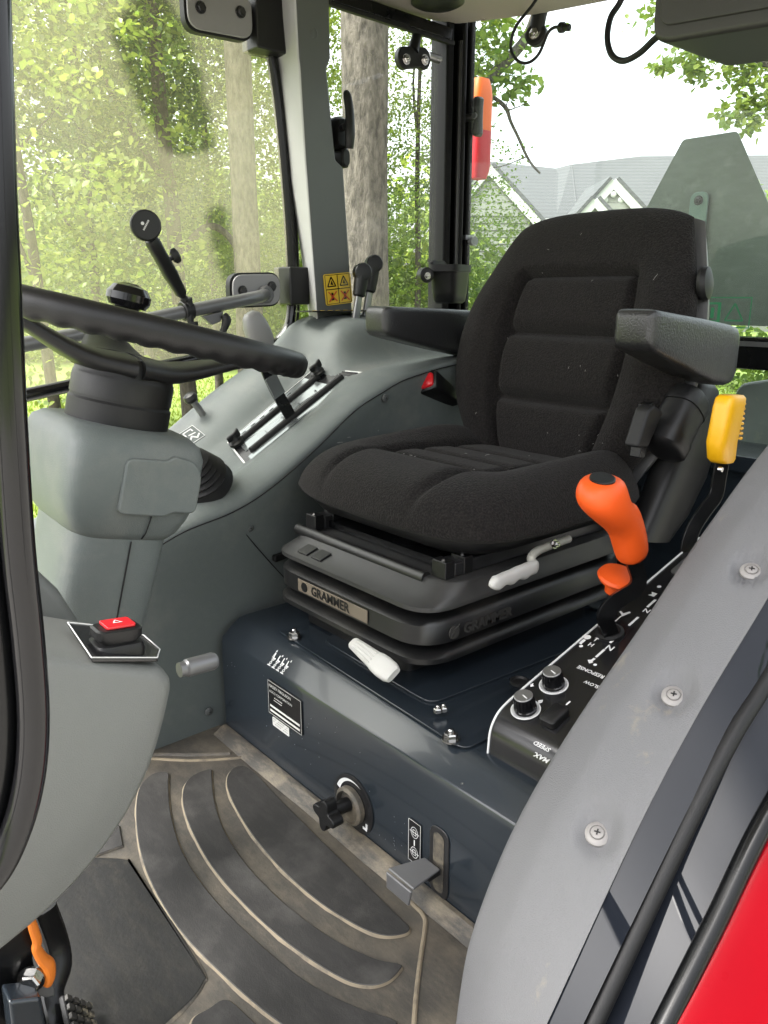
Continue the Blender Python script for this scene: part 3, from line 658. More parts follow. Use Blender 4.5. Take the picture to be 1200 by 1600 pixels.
# raised kerb of the mat along the platform
g = Geo()
rows = []
for y in [.45 + .04 * k for k in range(20)]:
    wv = .004 * noise.noise(V((y * 6, 0, 0)))
    rows.append([V((.6325, y, .014)), V((.626, y, .014)), V((.617 + wv, y, .009)), V((.605 + wv, y, .0012))])
make('mat_kerb', *grid_g(rows), 'mat_rim', fm_)
rp2 = [(0.4459,1.2262,0.0000), (0.4909,1.2196,0.0000), (0.5436,1.1749,0.0000), (0.5983,1.1339,0.0000)]
make('mat_ridge', *tube_g([V(p) for p in rp2], .004, 8, res=6), 'rubber_mat', fm_)

# ================================================================== right hand side console
con = empty('side_console', (1.0, 1.42, 0), 'moulded grey-green plastic console running beneath the right-hand windows', 'console')
ST = [(.40, .34, .352, .32, .32, .33, .35, .35), (.50, .375, .392, .355, .355, .365, .385, .385), (.58, .405, .424, .39, .388, .40, .425, .425), (.68, .424, .452, .424, .424, .45, .475, .475),
      (.76, .455, .482, .455, .458, .495, .520, .52), (.86, .513, .535, .509, .514, .565, .598, .59), (.96, .58, .597, .564, .575, .625, .645, .64), (1.035, .612, .632, .612, .640, .668, .69, .69),
      (1.065, .624, .640, .624, .685, .715, .730, .72), (1.10, .634, .648, .634, .728, .745, .752, .745), (1.18, .648, .656, .642, .738, .752, .757, .755), (1.25, .656, .660, .648, .722, .748, .757, .755), (1.30, .660, .663, .652, .690, .735, .755, .755), (1.36, .663, .665, .656, .672, .71, .752, .755), (1.62, .665, .668, .662, .668, .70, .75, .755)]
rows = []
for x, z2, z3, z4, z5, z6, z7, z8 in ST:
    f_ = min(1, max(0, (x - .55) / .25))
    hm = min(1, max(0, (x - 1.0) / .08)) * (1 - min(1, max(0, (x - 1.28) / .1)))
    rows.append([V((x, 1.235, -.01)), V((x, 1.228 + .012 * f_, .10)), V((x, 1.232 + .03 * f_, max(.2, z2 - .14))), V((x, 1.222, z2 - .006)), V((x, 1.228, z2 + .006)), V((x, 1.27, z3)), V((x, 1.325, (z3 + z4) / 2 + .004)), V((x, 1.345 + .045 * hm, z4)), V((x, 1.465 - .035 * hm, z5)), V((x, 1.49 - .025 * hm, (z5 + z6) / 2)), V((x, 1.515, z6)), V((x, 1.57, z7)), V((x, 1.63, z8)), V((x, 1.645, z8 - .03)), V((x, 1.645, -.01))])
make('console_body', *grid_g(rows), 'console_grey', con, sub=2, smooth=80)
# parting line along the inner face
make('parting_line', *tube_g([V((r_[3].x, 1.2215, r_[3].z + .002)) for r_ in rows[1:]], .0013, 6, res=6), 'black_rubber', con)
make('parting_line', *tube_g([V((0.6792,1.2290,0.4086)), V((0.7486,1.2430,0.3201)), V((0.8265,1.2500,0.2239))], .0011, 6), 'black_rubber', con)
for q in ((0.7206,1.2360,0.3783), (0.6082,1.2260,0.0413), (1.0410,1.2235,0.5952)):
    cap_screw('panel_screw', V(q), (0, -1, 0), .008, 'pillar_grey', con)
make('catch_slot', *prism_g(roundpoly([(-.02, -.008), (.02, -.004), (.02, .008), (-.02, .006)], .005), V((0.7907,1.2460,0.3063)), XX, UP, (0, -.012, 0)), 'black_plastic', con, bevel=.002)
# gate plate with two slots
gA, gB, gC, gD = V((0.8116,1.4550,0.4907)), V((1.0368,1.4550,0.6287)), V((1.0828,1.3500,0.6239)), V((0.7920,1.3500,0.4615))
gn = (gB - gA).cross(gD - gA).normalized()
if gn.z < 0: gn = -gn
gA, gB, gC, gD = [p + gn * .010 for p in (gA, gB, gC, gD)]
def gq(a, b, h=0): return (gA * (1 - a) + gB * a) * (1 - b) + (gD * (1 - a) + gC * a) * b + gn * h
gp = make('gate_plate', *poly3_g([gq(0, .02), gq(.02, 0), gq(.98, 0), gq(1, .05), gq(1, .95), gq(.98, 1), gq(.02, 1), gq(0, .97)], gn * .003), 'label_black', con)
make('gate_border', *poly3_g([gq(-.012, -.02, -.0006), gq(1.012, -.02, -.0006), gq(1.015, 1.03, -.0006), gq(-.012, 1.03, -.0006)], gn * .0028), 'label_white', gp)
for b0, b1, a0, a1 in ((.03, .20, .03, .86), (.36, .66, .05, .84), (.84, .97, .04, .80)):
    make('gate_strip', *poly3_g([gq(a0, b0, .0034), gq(a1, b0, .0034), gq(a1 - .01, b1, .0034), gq(a0, b1, .0034)], gn * .0008), 'gate_silver', gp)
for b_, a0, a1 in ((.28, .05, .90), (.76, .08, .93)):
    make('gate_slot', *tube_g([gq(a0, b_, .005), gq((a0 + a1) / 2, b_, .005), gq(a1, b_, .005)], .0075, 10), 'black_rubber', gp)
g = Geo()
gu = (gB - gA).normalized(); gv = (gA - gD).normalized()
for i, s in enumerate('1234'):
    g.add(text_g(s, gq(.24 + .16 * i, .62, .0048), gu, gv, .014)); 
for i in range(6): g.add(box_g(gq(.14 + .1 * i, .12, .0046), (.012, .002, .0004), (gu, gv, gn)))
g.build('gate_print', 'label_black', gp, smooth=0)['kind'] = 'stuff'
for a_, b_ in ((.04, .27), (.93, .22)):
    c_ = gq(a_, b_, .006)
    kn = make('gate_knob', *lathe_g([(.016, 0), (.016, .006), (.010, .009), (.007, .014), (.006, .020)], c_, gn, 18), 'black_plastic', con)
    make('knob_wing', *sloft_g([(c_ + gn * .018 + gu * d_, gn, gv, h_, .005, 3) for d_, h_ in ((-.015, .006), (-.008, .007), (.004, .006), (.014, .010), (.017, .008))], 12), 'black_plastic', kn)
# stickers on the console
for px_, s_, nrm in ((V((0.6824,1.2620,0.4376)), .026, V((-.25, -.35, 1))), (V((0.7164,1.4400,0.5241)), .042, V((-.5, -.5, 1)))):
    nrm = nrm.normalized(); u = V((1, .05, .3)); u = (u - nrm * u.dot(nrm)).normalized(); v = nrm.cross(u)
    k_ = 'label_black' if s_ < .03 else 'console_grey'
    s = make('console_sticker', *prism_g(roundpoly([(-s_ * .45, -s_ * .55), (s_ * .45, -s_ * .55), (s_ * .45, s_ * .55), (-s_ * .45, s_ * .55)], .004), px_ + nrm * .003, u, v, nrm * .001), k_, con, smooth=0)
    g = Geo(); ff_ = lambda a, b, P=px_, N=nrm, UU=u, VV=v, S=s_: P + N * .0047 + UU * a * S + VV * b * S
    stroke([(-.42, -.5), (.42, -.5), (.42, .5), (-.42, .5), (-.42, -.5)], .03, ff_)
    stroke([(-.25, .1), (-.25, .35), (.2, .35), (.2, .2)], .07, ff_); stroke([(-.3, -.3), (-.05, -.1), (.1, -.35), (.3, -.2)], .09, ff_); stroke([(-.1, .05), (.2, .0)], .07, ff_)
    g.build('sticker_print', 'white_paint', s, smooth=0)
# ribbed rubber boot below the steering column
bo = V((0.6520,1.2900,0.4807)); g = []
ax_ = V((-.55, -.35, .75)).normalized()
pr_ = []
for k in range(5): pr_ += [(.047 - k * .0045, k * .011), (.050 - k * .0045, k * .011 + .005), (.041 - k * .0045, k * .011 + .0095)]
make('lever_boot', *lathe_g([(.054, -.02)] + pr_ + [(.02, .06)], bo - ax_ * .008, ax_, 30), 'black_rubber', con)
# lever plate on the hump with gold print
q = V((1.1547,1.5000,0.7495))
make('lever_plate', *prism_g(roundpoly([(-.09, -.035), (.10, -.035), (.10, .03), (-.09, .03)], .02), (1.14, 1.535, .7595), XX, YY, (0, 0, .003)), 'label_black', con)
g = Geo()
for k in range(7): g.add(boxab_g((1.07 + k * .022, 1.508, .7628), (1.08 + k * .022, 1.514, .7632)))
g.build('plate_print', 'label_yellow', con, smooth=0)

# ================================================================== left dash pod
dash = empty('dash_pod', (.15, .68, .2), 'smooth grey dashboard pod with a hazard switch, lower left beside the steering column', 'dashboard')
out = [(0.0829,0.6000,0.5669), (0.1572,0.6000,0.5310), (0.2002,0.6000,0.5091), (0.2607,0.6000,0.4811), (0.2701,0.6000,0.4692), (0.2626,0.6000,0.4429), (0.2471,0.6000,0.4009), (0.2220,0.6000,0.3598), (0.1814,0.6000,0.3192), (0.1353,0.6000,0.2919), (0.0833,0.6000,0.2732), (0.0346,0.6000,0.2814)]
o2 = [(p[0], p[2]) for p in out]; o2 = roundpoly(o2, [.0, .02, .02, .012, .012, .03, .03, .04, .04, .03, .0, .0], 4)
sec = []
for y, k in ((.600, .94), (.604, .975), (.612, .992), (.625, 1.0), (.66, 1.0), (.71, .985), (.75, .96)):
    cx, cz = .05, .42
    sec.append([V((cx + (a - cx) * k, y, cz + (b - cz) * k)) for a, b in o2])
vf = grid_g(sec, True); m_ = len(o2)
vf[1].append(list(range(m_))); vf[1].append([len(vf[0]) - m_ + k for k in range(m_)])
make('pod_body', *vf, 'dash_grey', dash, smooth=60)
zt_ = max(p[1] for p in o2)
def ztop(x): 
    c = [(a, b) for a, b in o2 if b > .44]; c.sort(); 
    for (xa, za), (xb, zb) in zip(c, c[1:]):
        if xa <= x <= xb: return za + (zb - za) * (x - xa) / (xb - xa + 1e-9)
    return c[-1][1]
tray = [(.168, .738), (.222, .738), (.252, .715), (.268, .67), (.268, .634), (.185, .630)]
tr3 = [V(q) for q in ((0.2073,0.6845,0.5140), (0.2372,0.6748,0.5050), (0.2644,0.6548,0.4950), (0.2678,0.6293,0.4890), (0.2579,0.6129,0.4900), (0.1988,0.6054,0.5115))]
trr = make('switch_tray', *poly3_g([p + V((0, 0, -.004)) for p in tr3], (0, 0, .0045)), 'label_black', dash, smooth=0, bevel=.0015)
g = Geo()
for p0, p1 in zip(tr3, tr3[1:] + tr3[:1]): g.add(tube_g([p0 + V((0, 0, .001)), p1 + V((0, 0, .001))], .0006, 6, smooth=False))
g.build('tray_border', 'label_white', trr)
sc_ = V((.229, .634, ztop(.229)))
g = Geo(); su = V((1, 0, -.12)).normalized(); sn = V((.12, 0, 1)).normalized()
g.add(sloft_g([(sc_ + sn * h, su, YY, a, b, 5) for h, a, b in ((0, .022, .018), (.008, .022, .018), (.013, .020, .016), (.014, .016, .013), (.018, .020, .014), (.025, .020, .014), (.0265, .018, .012))], 24))
sw = g.build('hazard_switch', 'black_plastic', dash)
g = Geo(); g.add(prism_g(roundpoly([(-.012, -.010), (.014, -.010), (.014, .010), (-.012, .010)], .003), sc_ + sn * .0266, su, YY, sn * .003)); rc_ = g.build('switch_cap', 'red_plastic', sw, bevel=.001)
g = Geo(); stroke([(-.6, -.5), (.6, -.5), (0, .6), (-.6, -.5)], .18, lambda a, b: sc_ + sn * .0301 + su * a * .006 + YY * b * .006); g.build('hazard_mark', 'white_paint', rc_, smooth=0)
# raised cowl behind the switch tray
cw = [(0.1610,0.7800,0.5752), (0.2152,0.7800,0.5354), (0.2335,0.7800,0.5091), (0.2502,0.7800,0.4695), (0.2489,0.7800,0.4445), (0.1482,0.7800,0.4751)]
make('pod_cowl', *poly3_g([V(p) for p in cw], (0, .10, 0)), 'dash_grey', dash, bevel=.012, bseg=4)
ka, kb = V((0.3031,0.6700,0.4420)), V((0.3367,0.6700,0.4403))
make('release_pin', *lathe_g([(.0075, 0), (.0075, .006), (.0092, .008), (.0092, .036), (.0075, .040)], ka, kb - ka, 20), 'gunmetal', dash)

# ================================================================== steering column and wheel
col = empty('steering_column', (.30, .97, 0), 'two-tier grey moulded steering column shroud below the wheel', 'steering column')
ax = V((.235, -.045, .97)).normalized()
hub = V((.385, .945, .70))
e1 = (XX - ax * XX.dot(ax)).normalized(); e2 = ax.cross(e1)
def cs(h, a, b, p=4, dx=0): return (hub + ax * h + e1 * dx, e1, e2, a, b, p)
lower = [cs(-.52, .056, .064, 5, -.018), cs(-.40, .058, .068, 5, -.010), cs(-.30, .060, .071, 5, -.004), cs(-.22, .062, .073, 5, .0), cs(-.13, .063, .074, 5, .002)]
make('lower_shroud', *sloft_g(lower, 40), 'console_grey', col, smooth=60)
upper = [cs(-.186, .056, .066, 5, .004), cs(-.183, .062, .074, 5, .004), cs(-.174, .069, .080, 6, .003), cs(-.155, .077, .087, 7, .002), cs(-.135, .082, .092, 8, .001), cs(-.105, .084, .095, 8, 0), cs(-.078, .084, .094, 8, 0), cs(-.064, .080, .089, 7, 0), cs(-.056, .073, .080, 5, 0), cs(-.053, .066, .070, 3)]
make('upper_shroud', *sloft_g(upper, 48), 'console_grey', col, smooth=60)
# raised cover on the driver's side of the shroud and the centre seam
c_ = hub + ax * -.108 + e2 * -.082 + e1 * .004
pl = roundpoly([(-.028, -.040), (.030, -.040), (.040, -.034), (.070, -.034), (.070, .014), (.058, .030), (.030, .034), (.022, .028), (-.028, .026)], .010, 5)
make('shroud_cover', *prism_g(pl, c_, e1, ax, -e2 * .0160), 'console_grey', col, bevel=.005, bseg=5)
make('shroud_seam', *tube_g([hub + ax * h + e2 * -(b + .0006) + e1 * .02 for h, b in ((-.181, .076), (-.172, .0838), (-.155, .0898), (-.140, .0930))], .0009, 6, smooth=False), 'black_rubber', col)
make('shroud_seam', *tube_g([hub + ax * h + e2 * -b + e1 * .008 for h, b in ((-.50, .0648), (-.36, .0698), (-.185, .0758))], .0009, 6, smooth=False), 'black_rubber', col)
make('column_sleeve', *lathe_g([(.061, -.06), (.061, -.030), (.059, -.027), (.059, -.024)], hub, ax, 40), 'black_rubber', col)

wheel = empty('steering_wheel', hub, 'thick black steering wheel with finger grips and dished spokes', 'steering wheel')
n_ = ax
wc = V((.40, .94, 0)); wn = V((.2406, -.0623, .9686)); wc.z = .8 - (wn.x * wc.x + wn.y * wc.y) / wn.z
f1 = (XX - wn * XX.dot(wn)).normalized(); f2 = wn.cross(f1)
NR, NS = 240, 20; vs_, fs = [], []
for i in range(NR):
    a_ = 2 * math.pi * i / NR; d_ = f1 * math.cos(a_) + f2 * math.sin(a_)
    for k in range(NS):
        t = 2 * math.pi * k / NS; r_ = .0148
        if math.sin(t) < .1: r_ += .0011 * math.cos(a_ * 46) * min(1, .1 - math.sin(t)) - .0006
        if abs((a_ - 5.86) % (2 * math.pi)) < .35: r_ *= 1.05
        vs_.append(wc + d_ * (.2 + r_ * math.cos(t)) + wn * (r_ * 1.08 * math.sin(t)))
for i in range(NR):
    for k in range(NS):
        j = (i + 1) % NR; l_ = (k + 1) % NS
        fs.append([i * NS + k, i * NS + l_, j * NS + l_, j * NS + k])
make('rim', vs_, fs, 'black_plastic', wheel, smooth=60)
hb = make('hub', *lathe_g([(.060, -.024), (.060, -.002), (.059, .002), (.058, .004), (.058, .012), (.055, .020), (.048, .026), (.02, .029)], hub, ax, 40), 'black_plastic', wheel)
for a_ in (R(-8), R(172), R(82)):
    d_ = f1 * math.cos(a_) + f2 * math.sin(a_); t_ = wn.cross(d_)
    secs = []
    for k in range(11):
        q = k / 10; r_ = .004 + .184 * q
        h_ = pill(.016, (wc - hub).dot(wn) - .004, .15, 1.0, q)
        wdt = .052 * (1 - q) ** 1.6 + .016; th = .010 * (1 - q) + .0055
        secs.append((hub * (1 - q) + V(wc - wn * (wc - hub).dot(wn)) * q + d_ * r_ + wn * h_, t_, wn, wdt, th, 2.6))
    make('spoke', *sloft_g(secs, 20), 'black_plastic', wheel, smooth=70)
a_ = math.atan2((V((0.4766,1.1300,0.7919)) - wc).dot(f2), (V((0.4766,1.1300,0.7919)) - wc).dot(f1))
sk = wc + (f1 * math.cos(a_) + f2 * math.sin(a_)) * .2
sp = make('spinner_knob', *lathe_g([(.010, .0), (.010, .022), (.026, .026), (.031, .034), (.031, .044), (.024, .054), (.010, .059)], sk, wn, 28), 'black_gloss', wheel)
make('spinner_clamp', *lathe_g([(.021, -.022), (.023, -.018), (.023, .016), (.018, .022)], sk, wn, 8), 'dark_metal', sp)

# ================================================================== left fender, sill and seals next to the lens
def resample(pts, n):
    P = catmull(pts, 8); L = [0]
    for a, b in zip(P, P[1:]): L.append(L[-1] + (b - a).length)
    out = []; k = 0
    for i in range(n):
        t = L[-1] * i / (n - 1)
        while k < len(L) - 2 and L[k + 1] < t: k += 1
        f = (t - L[k]) / max(1e-9, L[k + 1] - L[k]); out.append(P[k].lerp(P[k + 1], f))
    return out
NF = 110
inner = resample([(1.3227,0.4700,0.7338), (1.0868,0.4700,0.6010), (0.9350,0.4700,0.5074), (0.8036,0.4700,0.4122), (0.6695,0.4700,0.3172), (0.5818,0.4700,0.2337), (0.5253,0.4700,0.1408), (0.5067,0.4700,0.0587), (0.4977,0.4700,-0.0613)], NF)
outer = resample([(0.9964,0.3350,0.6199), (0.8233,0.3350,0.4869), (0.6485,0.3350,0.3530), (0.4785,0.3350,0.1612), (0.4257,0.3350,0.0984)], NF)
seats = [V((.8602, .3718, .5042)), V((.7138, .3718, .3983)), V((.5917, .3718, .2892))]    # where the three screws sit
tr_ = empty('fender_trim', (.6, .40, 0), 'grey textured plastic trim on the inside of the left fender, held by three screws', 'fender trim')
rows = []
for i in range(NF):
    a, b = inner[i], outer[i]; row_ = [a + V((.01, .006, -.16)), a + V((.002, .004, -.02))]
    for k in range(23):
        q = k / 22
        p = a.lerp(b, q); bul = .013 * min(1, q / .38) ** .8 * (1 - max(0, (q - .38) / .62) ** 1.4)
        bul += .0012 * noise.noise(V((p.x * 14, p.y * 14, 3)))
        row_.append(p + V((-.35, 0, .94)) * bul)
    row_.append(b + V((.002, .003, -.010)))
    rows.append(row_)
# press a shallow seat around each screw
nrm = V((-.45, -.18, .87)).normalized()
for r_ in rows:
    for k in range(2, len(r_) - 1):
        for j, s in enumerate(seats):
            d = (r_[k] - s).length
            r_[k] = r_[k] - nrm * (.0110 * math.exp(-(d / .023) ** 6))
make('trim_skin', *grid_g(rows), 'trim_grey', tr_, smooth=70)
for s in seats: cap_screw('trim_screw', s - nrm * .0098, nrm, .0125, 'screw_grey', tr_)

sill = empty('left_fender', (.6, .2, -.3), 'glossy navy door sill with black weather seals above a bright red rear fender', 'fender')
def rail(pts, off=(0, 0, 0)): return [p + V(off) for p in resample(pts, 40)]
rL = rail([(0.9519,0.3090,0.5527), (0.7815,0.3090,0.4334), (0.6707,0.3090,0.3567), (0.4903,0.3090,0.1750), (0.4363,0.3090,0.1192)])
rR = rail([(0.9421,0.3000,0.5154), (0.7700,0.3000,0.4046), (0.6933,0.3000,0.3515), (0.5197,0.3000,0.1613), (0.4659,0.3000,0.1068)])
r2 = rail([(0.8685,0.2625,0.4416), (0.7060,0.2625,0.3405), (0.6245,0.2625,0.2655), (0.5364,0.2625,0.1814), (0.4847,0.2625,0.1319)])
r3 = rail([(0.8387,0.2465,0.4063), (0.6793,0.2465,0.3109), (0.6086,0.2465,0.2508), (0.5358,0.2465,0.1957), (0.4806,0.2465,0.1547)])
g0 = resample(outer, 40)
make('sill_strip', *grid_g([[a + V((0, .002, -.0035)), b + V((0, -.002, -.0035))] for a, b in zip(g0, rL)]), 'navy_gloss', sill, smooth=80)
make('weather_seal', *tube_g([(a + b) / 2 for a, b in zip(rL, rR)], .0088, 14, smooth=False), 'black_rubber', sill)
make('sill_strip', *grid_g([[a + V((0, .002, -.003)), b + V((0, -.002, -.003))] for a, b in zip(rR, r2)]), 'navy_gloss', sill, smooth=80)
make('weather_seal', *tube_g([(a + b) / 2 + V((0, 0, -.001)) for a, b in zip(r2, r3)], .0100, 14, smooth=False), 'black_paint', sill)
make('fender_skin', *grid_g([[a + V((0, .006, -.006)), a + V((0, -.002, 0)), a + V((.008, -.03, -.018)), a + V((.02, -.07, -.05)), a + V((.03, -.10, -.10)), a + V((.04, -.115, -.4))] for a in r3]), 'red_paint', sill, sub=1, smooth=80)

# ================================================================== the operator's seat
seat = empty('operator_seat', (1.0, .96, .23), 'black fabric suspension seat with two armrests on a rubber bellows base', 'seat')
SY = .962
def rrect(cx, cy, hx, hy, r, z, n=7):
    pts = roundpoly([(cx - hx, cy - hy), (cx + hx, cy - hy), (cx + hx, cy + hy), (cx - hx, cy + hy)], r, n)
    return [V((a, b, z)) for a, b in pts]
def stack(name, layers, m, parent, smooth=50):
    rows = [rrect(*l) for l in layers]; vf = grid_g(rows, True); k = len(rows[0])
    vf[1].append(list(range(k))); vf[1].append([len(vf[0]) - k + i for i in range(k)])
    return make(name, *vf, m, parent, smooth=smooth)
cx = 1.0
stack('base_frame', [(.985, SY + .005, .235, .140, .02, .229), (.985, SY + .005, .235, .140, .02, .275)], 'black_plastic', seat)
# bellows: three tiers with rounded lips and deep folds
bel = stack('bellows', [(.99, SY + .005, .235, .165, .04, .262), (.99, SY + .002, .262, .195, .06, .264), (.985, SY, .270, .205, .07, .269), (.985, SY, .270, .205, .07, .277), (.99, SY, .262, .197, .06, .284), (1.0, SY, .225, .165, .05, .287),
                        (1.0, SY, .225, .165, .05, .291), (.985, SY, .252, .195, .06, .294), (.98, SY, .262, .203, .07, .299), (.98, SY, .262, .203, .07, .329), (.985, SY, .255, .196, .06, .337), (1.0, SY, .225, .165, .05, .340),
                        (1.0, SY, .225, .165, .05, .346), (.985, SY, .250, .195, .05, .350)], 'bellows', seat)
up_ = stack('upper_tray', [(.985, SY - .004, .245, .190, .05, .350), (.978, SY - .006, .262, .204, .06, .355), (.978, SY - .006, .262, .204, .06, .362), (.995, SY - .006, .240, .200, .05, .374), (1.0, SY - .006, .232, .198, .045, .388), (1.0, SY - .006, .225, .194, .04, .390)], 'tray_grey', seat)
# sloping front lip with moulded arrows
A = V((.752, SY, .385))
make('front_roller', *tube_g([V((.772, SY + .19, .386)), V((.772, SY, .386)), V((.772, SY - .15, .386))], .010, 14), 'bellows', seat)
for s, dx in ((.115, 0), (.075, 0)):
    make('moulded_mark', *poly3_g([(.728, SY + s - .014, .3655), (.752, SY + s - .014, .3735), (.752, SY + s + .014, .3735), (.728, SY + s + .014, .3655)], (-.001, 0, .0035)), 'bellows', up_, bevel=.001)
# slide rails and cushion pan
for s in (-1, 1):
    g = Geo(); g.add(boxab_g((.80, SY + s * .165 - .018, .39), (1.22, SY + s * .165 + .018, .412))); g.build('slide_rail', 'dark_metal', seat, bevel=.003)
    for x in (.79, .83):
        make('rail_bolt', *hexbolt_g((x, SY + s * .165 - .006, .405), (-.5, -.3, .8), .006, .012), 'steel', seat)
        g = Geo(); g.add(boxab_g((x - .012, SY + s * .165 - .02, .39), (x + .008, SY + s * .165 + .01, .418))); g.build('rail_bracket', 'black_plastic', seat, bevel=.002)
g = Geo(); g.add(boxab_g((.81, SY - .17, .392), (1.2, SY + .17, .404))); g.build('slide_plate', 'black_paint', seat)
stack('cushion_pan', [(1.03, SY, .190, .185, .07, .412), (1.02, SY, .215, .212, .09, .422), (1.018, SY, .226, .228, .10, .438), (1.018, SY, .226, .228, .10, .452)], 'black_plastic', seat)
# lettering moulded into the bellows: front plate and left side
fplate = make('maker_badge', *poly3_g([(.7167, SY + .112, .3035), (.7167, SY - .078, .3035), (.7167, SY - .078, .3255), (.7167, SY + .112, .3255)], (-.0016, 0, 0)), 'emboss_tan', bel, bevel=.0006)
g = Geo(); g.add(text_g('GRAMMER', (.7151, SY + .072, .3075), V((0, -1, 0)), UP, .0225, .0008, .025)); g.build('badge_lettering', 'black_plastic', fplate, smooth=0)
g = Geo(); g.add(lathe_g([(.0085, 0), (.0085, .0012)], (.7152, SY + .092, .3145), (-1, 0, 0), 20)); g.build('badge_emblem', 'black_plastic', fplate)
ys = SY - .2032
g = Geo(); t = text_g('GRAMMER', (.80, ys, .3055), V((1, 0, 0)), UP, .0235, 0, .02)
nv = len(t[0]); g.add((t[0], t[1])); g.add(([p + V((0, -.0022, 0)) for p in t[0]], t[1]))
g.build('side_lettering', 'emboss_lit', bel, smooth=0)
g = Geo(); g.add(lathe_g([(.0105, 0), (.0105, .002)], (.780, ys, .314), (0, -1, 0), 22))
for k in range(5): g.add(box_g((.777 + .002 * k, ys - .0026, .311 + .0028 * k), (.015 - .0012 * k, .0012, .0012), (V((.8, 0, .5)).normalized(), YY, V((-.5, 0, .8)).normalized())))
g.build('side_emblem', 'emboss_lit', bel)

def pillow(name, fmap, top, bot, nu, nv, m, parent, k=.30):
    """closed cushion: u,v in -1..1; top and bottom sheets share the rim"""
    idx = {}; vs_, fs = [], []
    def vid(i, j, side):
        rim = i in (0, nu) or j in (0, nv); key = (i, j, 0 if rim else side)
        if key not in idx:
            u0, v0 = -math.cos(math.pi * i / nu) * .35 + (2 * i / nu - 1) * .65, -math.cos(math.pi * j / nv) * .35 + (2 * j / nv - 1) * .65
            u, v = u0 * math.sqrt(1 - k * v0 * v0 / 2 * abs(v0) ** 2), v0 * math.sqrt(1 - k * u0 * u0 / 2 * abs(u0) ** 2)
            e = max(0, (1 - abs(u0) ** 5)) ** .5 * max(0, (1 - abs(v0) ** 5)) ** .5
            h = 0 if rim else (top(u0, v0) * e if side == 1 else -bot(u0, v0) * e)
            idx[key] = len(vs_); vs_.append(fmap(u, v, h))
        return idx[key]
    for i in range(nu):
        for j in range(nv):
            for s in (1, 2):
                f = [vid(i, j, s), vid(i + 1, j, s), vid(i + 1, j + 1, s), vid(i, j + 1, s)]
                if len(set(f)) == 4: fs.append(f if s == 1 else f[::-1])
    return make(name, vs_, fs, m, parent, smooth=75)
def gro(x, c, w_): return math.exp(-((x - c) / w_) ** 2)
def ss(x, a, b): return pill(0, 1, a, b, x)
# cushion: u runs right to left across the seat, v front to rear
def cmap(u, v, h):
    x = 1.006 + v * .245 + .018 * (1 - v) * .5 * (u * u)
    y = SY - u * (.254 - .006 * v)
    return V((x, y, (.456 - .004 * v + h)))
def ctop(u, v):
    bol = ss(abs(u), .48, .80); h = .066
    ctr = (1 - bol)
    h += bol * (.030 + .016 * v)
    front = 1 - ss(v, -.62, -.30)
    h += front * ctr * .016
    h -= .008 * ctr * ss(v, -.2, .6)
    h -= .030 * gro(abs(u), .50 - .03 * front, .040) * (1 - .5 * front)
    if abs(u) < .5:
        for c_ in (-.32, -.02, .34): h -= .017 * gro(v + .10 * u * u, c_, .034) * ss(.52 - abs(u), 0, .1)
    h -= .035 * gro(u, 0, .06) * ss(v, .70, .98)
    return h
pillow('seat_cushion', cmap, ctop, lambda u, v: .026, 96, 96, 'fabric', seat, .42)
mat('shell_grey', (.13, .13, .13), .5, bump=.15, bscale=600, var=.08)
# backrest: u right to left, v bottom to top
bo_ = V((1.288, SY - .004, .704)); bu = V((.30, 0, .955)).normalized(); bn = V((-bu.z, 0, bu.x))
def bmap(u, v, h):
    hw = .230 + .034 * math.exp(-((v + .10) / .55) ** 2) - .020 * ss(v, .25, 1.0)
    if v < -.4: hw -= .03 * ss(-v, .4, 1)
    return bo_ + V((0, -u * hw, 0)) + bu * (v * .260 + .006 * (1 - u * u) * v) + bn * (h - .03 * (v - .1) ** 2 * .5 + .02 * abs(u) ** 3 * (1 - abs(v) * .5))
def btop(u, v):
    bol = ss(abs(u), .52, .78); h = .042 + .022 * bol * (1 - ss(v, .2, .7))
    inside = ss(.54 - abs(u), -.05, .03) * ss(.50 - v, -.05, .04)
    h -= .013 * inside
    h -= .016 * (gro(abs(u), .545, .032) * ss(.50 - v, -.03, .05) + gro(v, .49, .030) * ss(.58 - abs(u), -.02, .05))
    pan = ss(.54 - abs(u), -.02, .05)
    h -= .021 * pan * (gro(v, .06, .038) + gro(v, -.44, .038))
    h += .012 * pan * (max(0, 1 - ((v - .28) / .22) ** 2) * .7 + max(0, 1 - ((v + .19) / .24) ** 2) + max(0, 1 - ((v + .68) / .26) ** 2))
    return h
back = pillow('backrest', bmap, btop, lambda u, v: .030, 100, 110, 'fabric', seat, .36)
pillow('back_shell', lambda u, v, h: bmap(u * 1.035, v * .985, 0) + bn * (h - .024), lambda u, v: .006, lambda u, v: .060 + .012 * (1 - u * u), 30, 30, 'shell_grey', back, .30)
# lint on the cloth
lr = random.Random(11); g = Geo()
for k in range(30):
    if k % 2: 
        u_, v_ = lr.uniform(-.8, .8), lr.uniform(-.85, .8); p0 = bmap(u_, v_, btop(u_, v_) + .0012); d_ = bu * lr.gauss(0, 1) + YY * lr.gauss(0, 1)
    else:
        u_, v_ = lr.uniform(-.75, .8), lr.uniform(-.75, .7); p0 = cmap(u_, v_, ctop(u_, v_) + .0012); d_ = XX * lr.gauss(0, 1) + YY * lr.gauss(0, 1)
    d_ = d_.normalized() * lr.choice((.0015, .002, .003, .006))
    g.add(tube_g([p0 - d_, p0 + d_ * .2 + V((0, 0, .0004)), p0 + d_ + V((0, 0, -.0002))], 0.00022, 4, res=2))
g.build('lint', 'white_plastic', back)['kind'] = 'stuff'
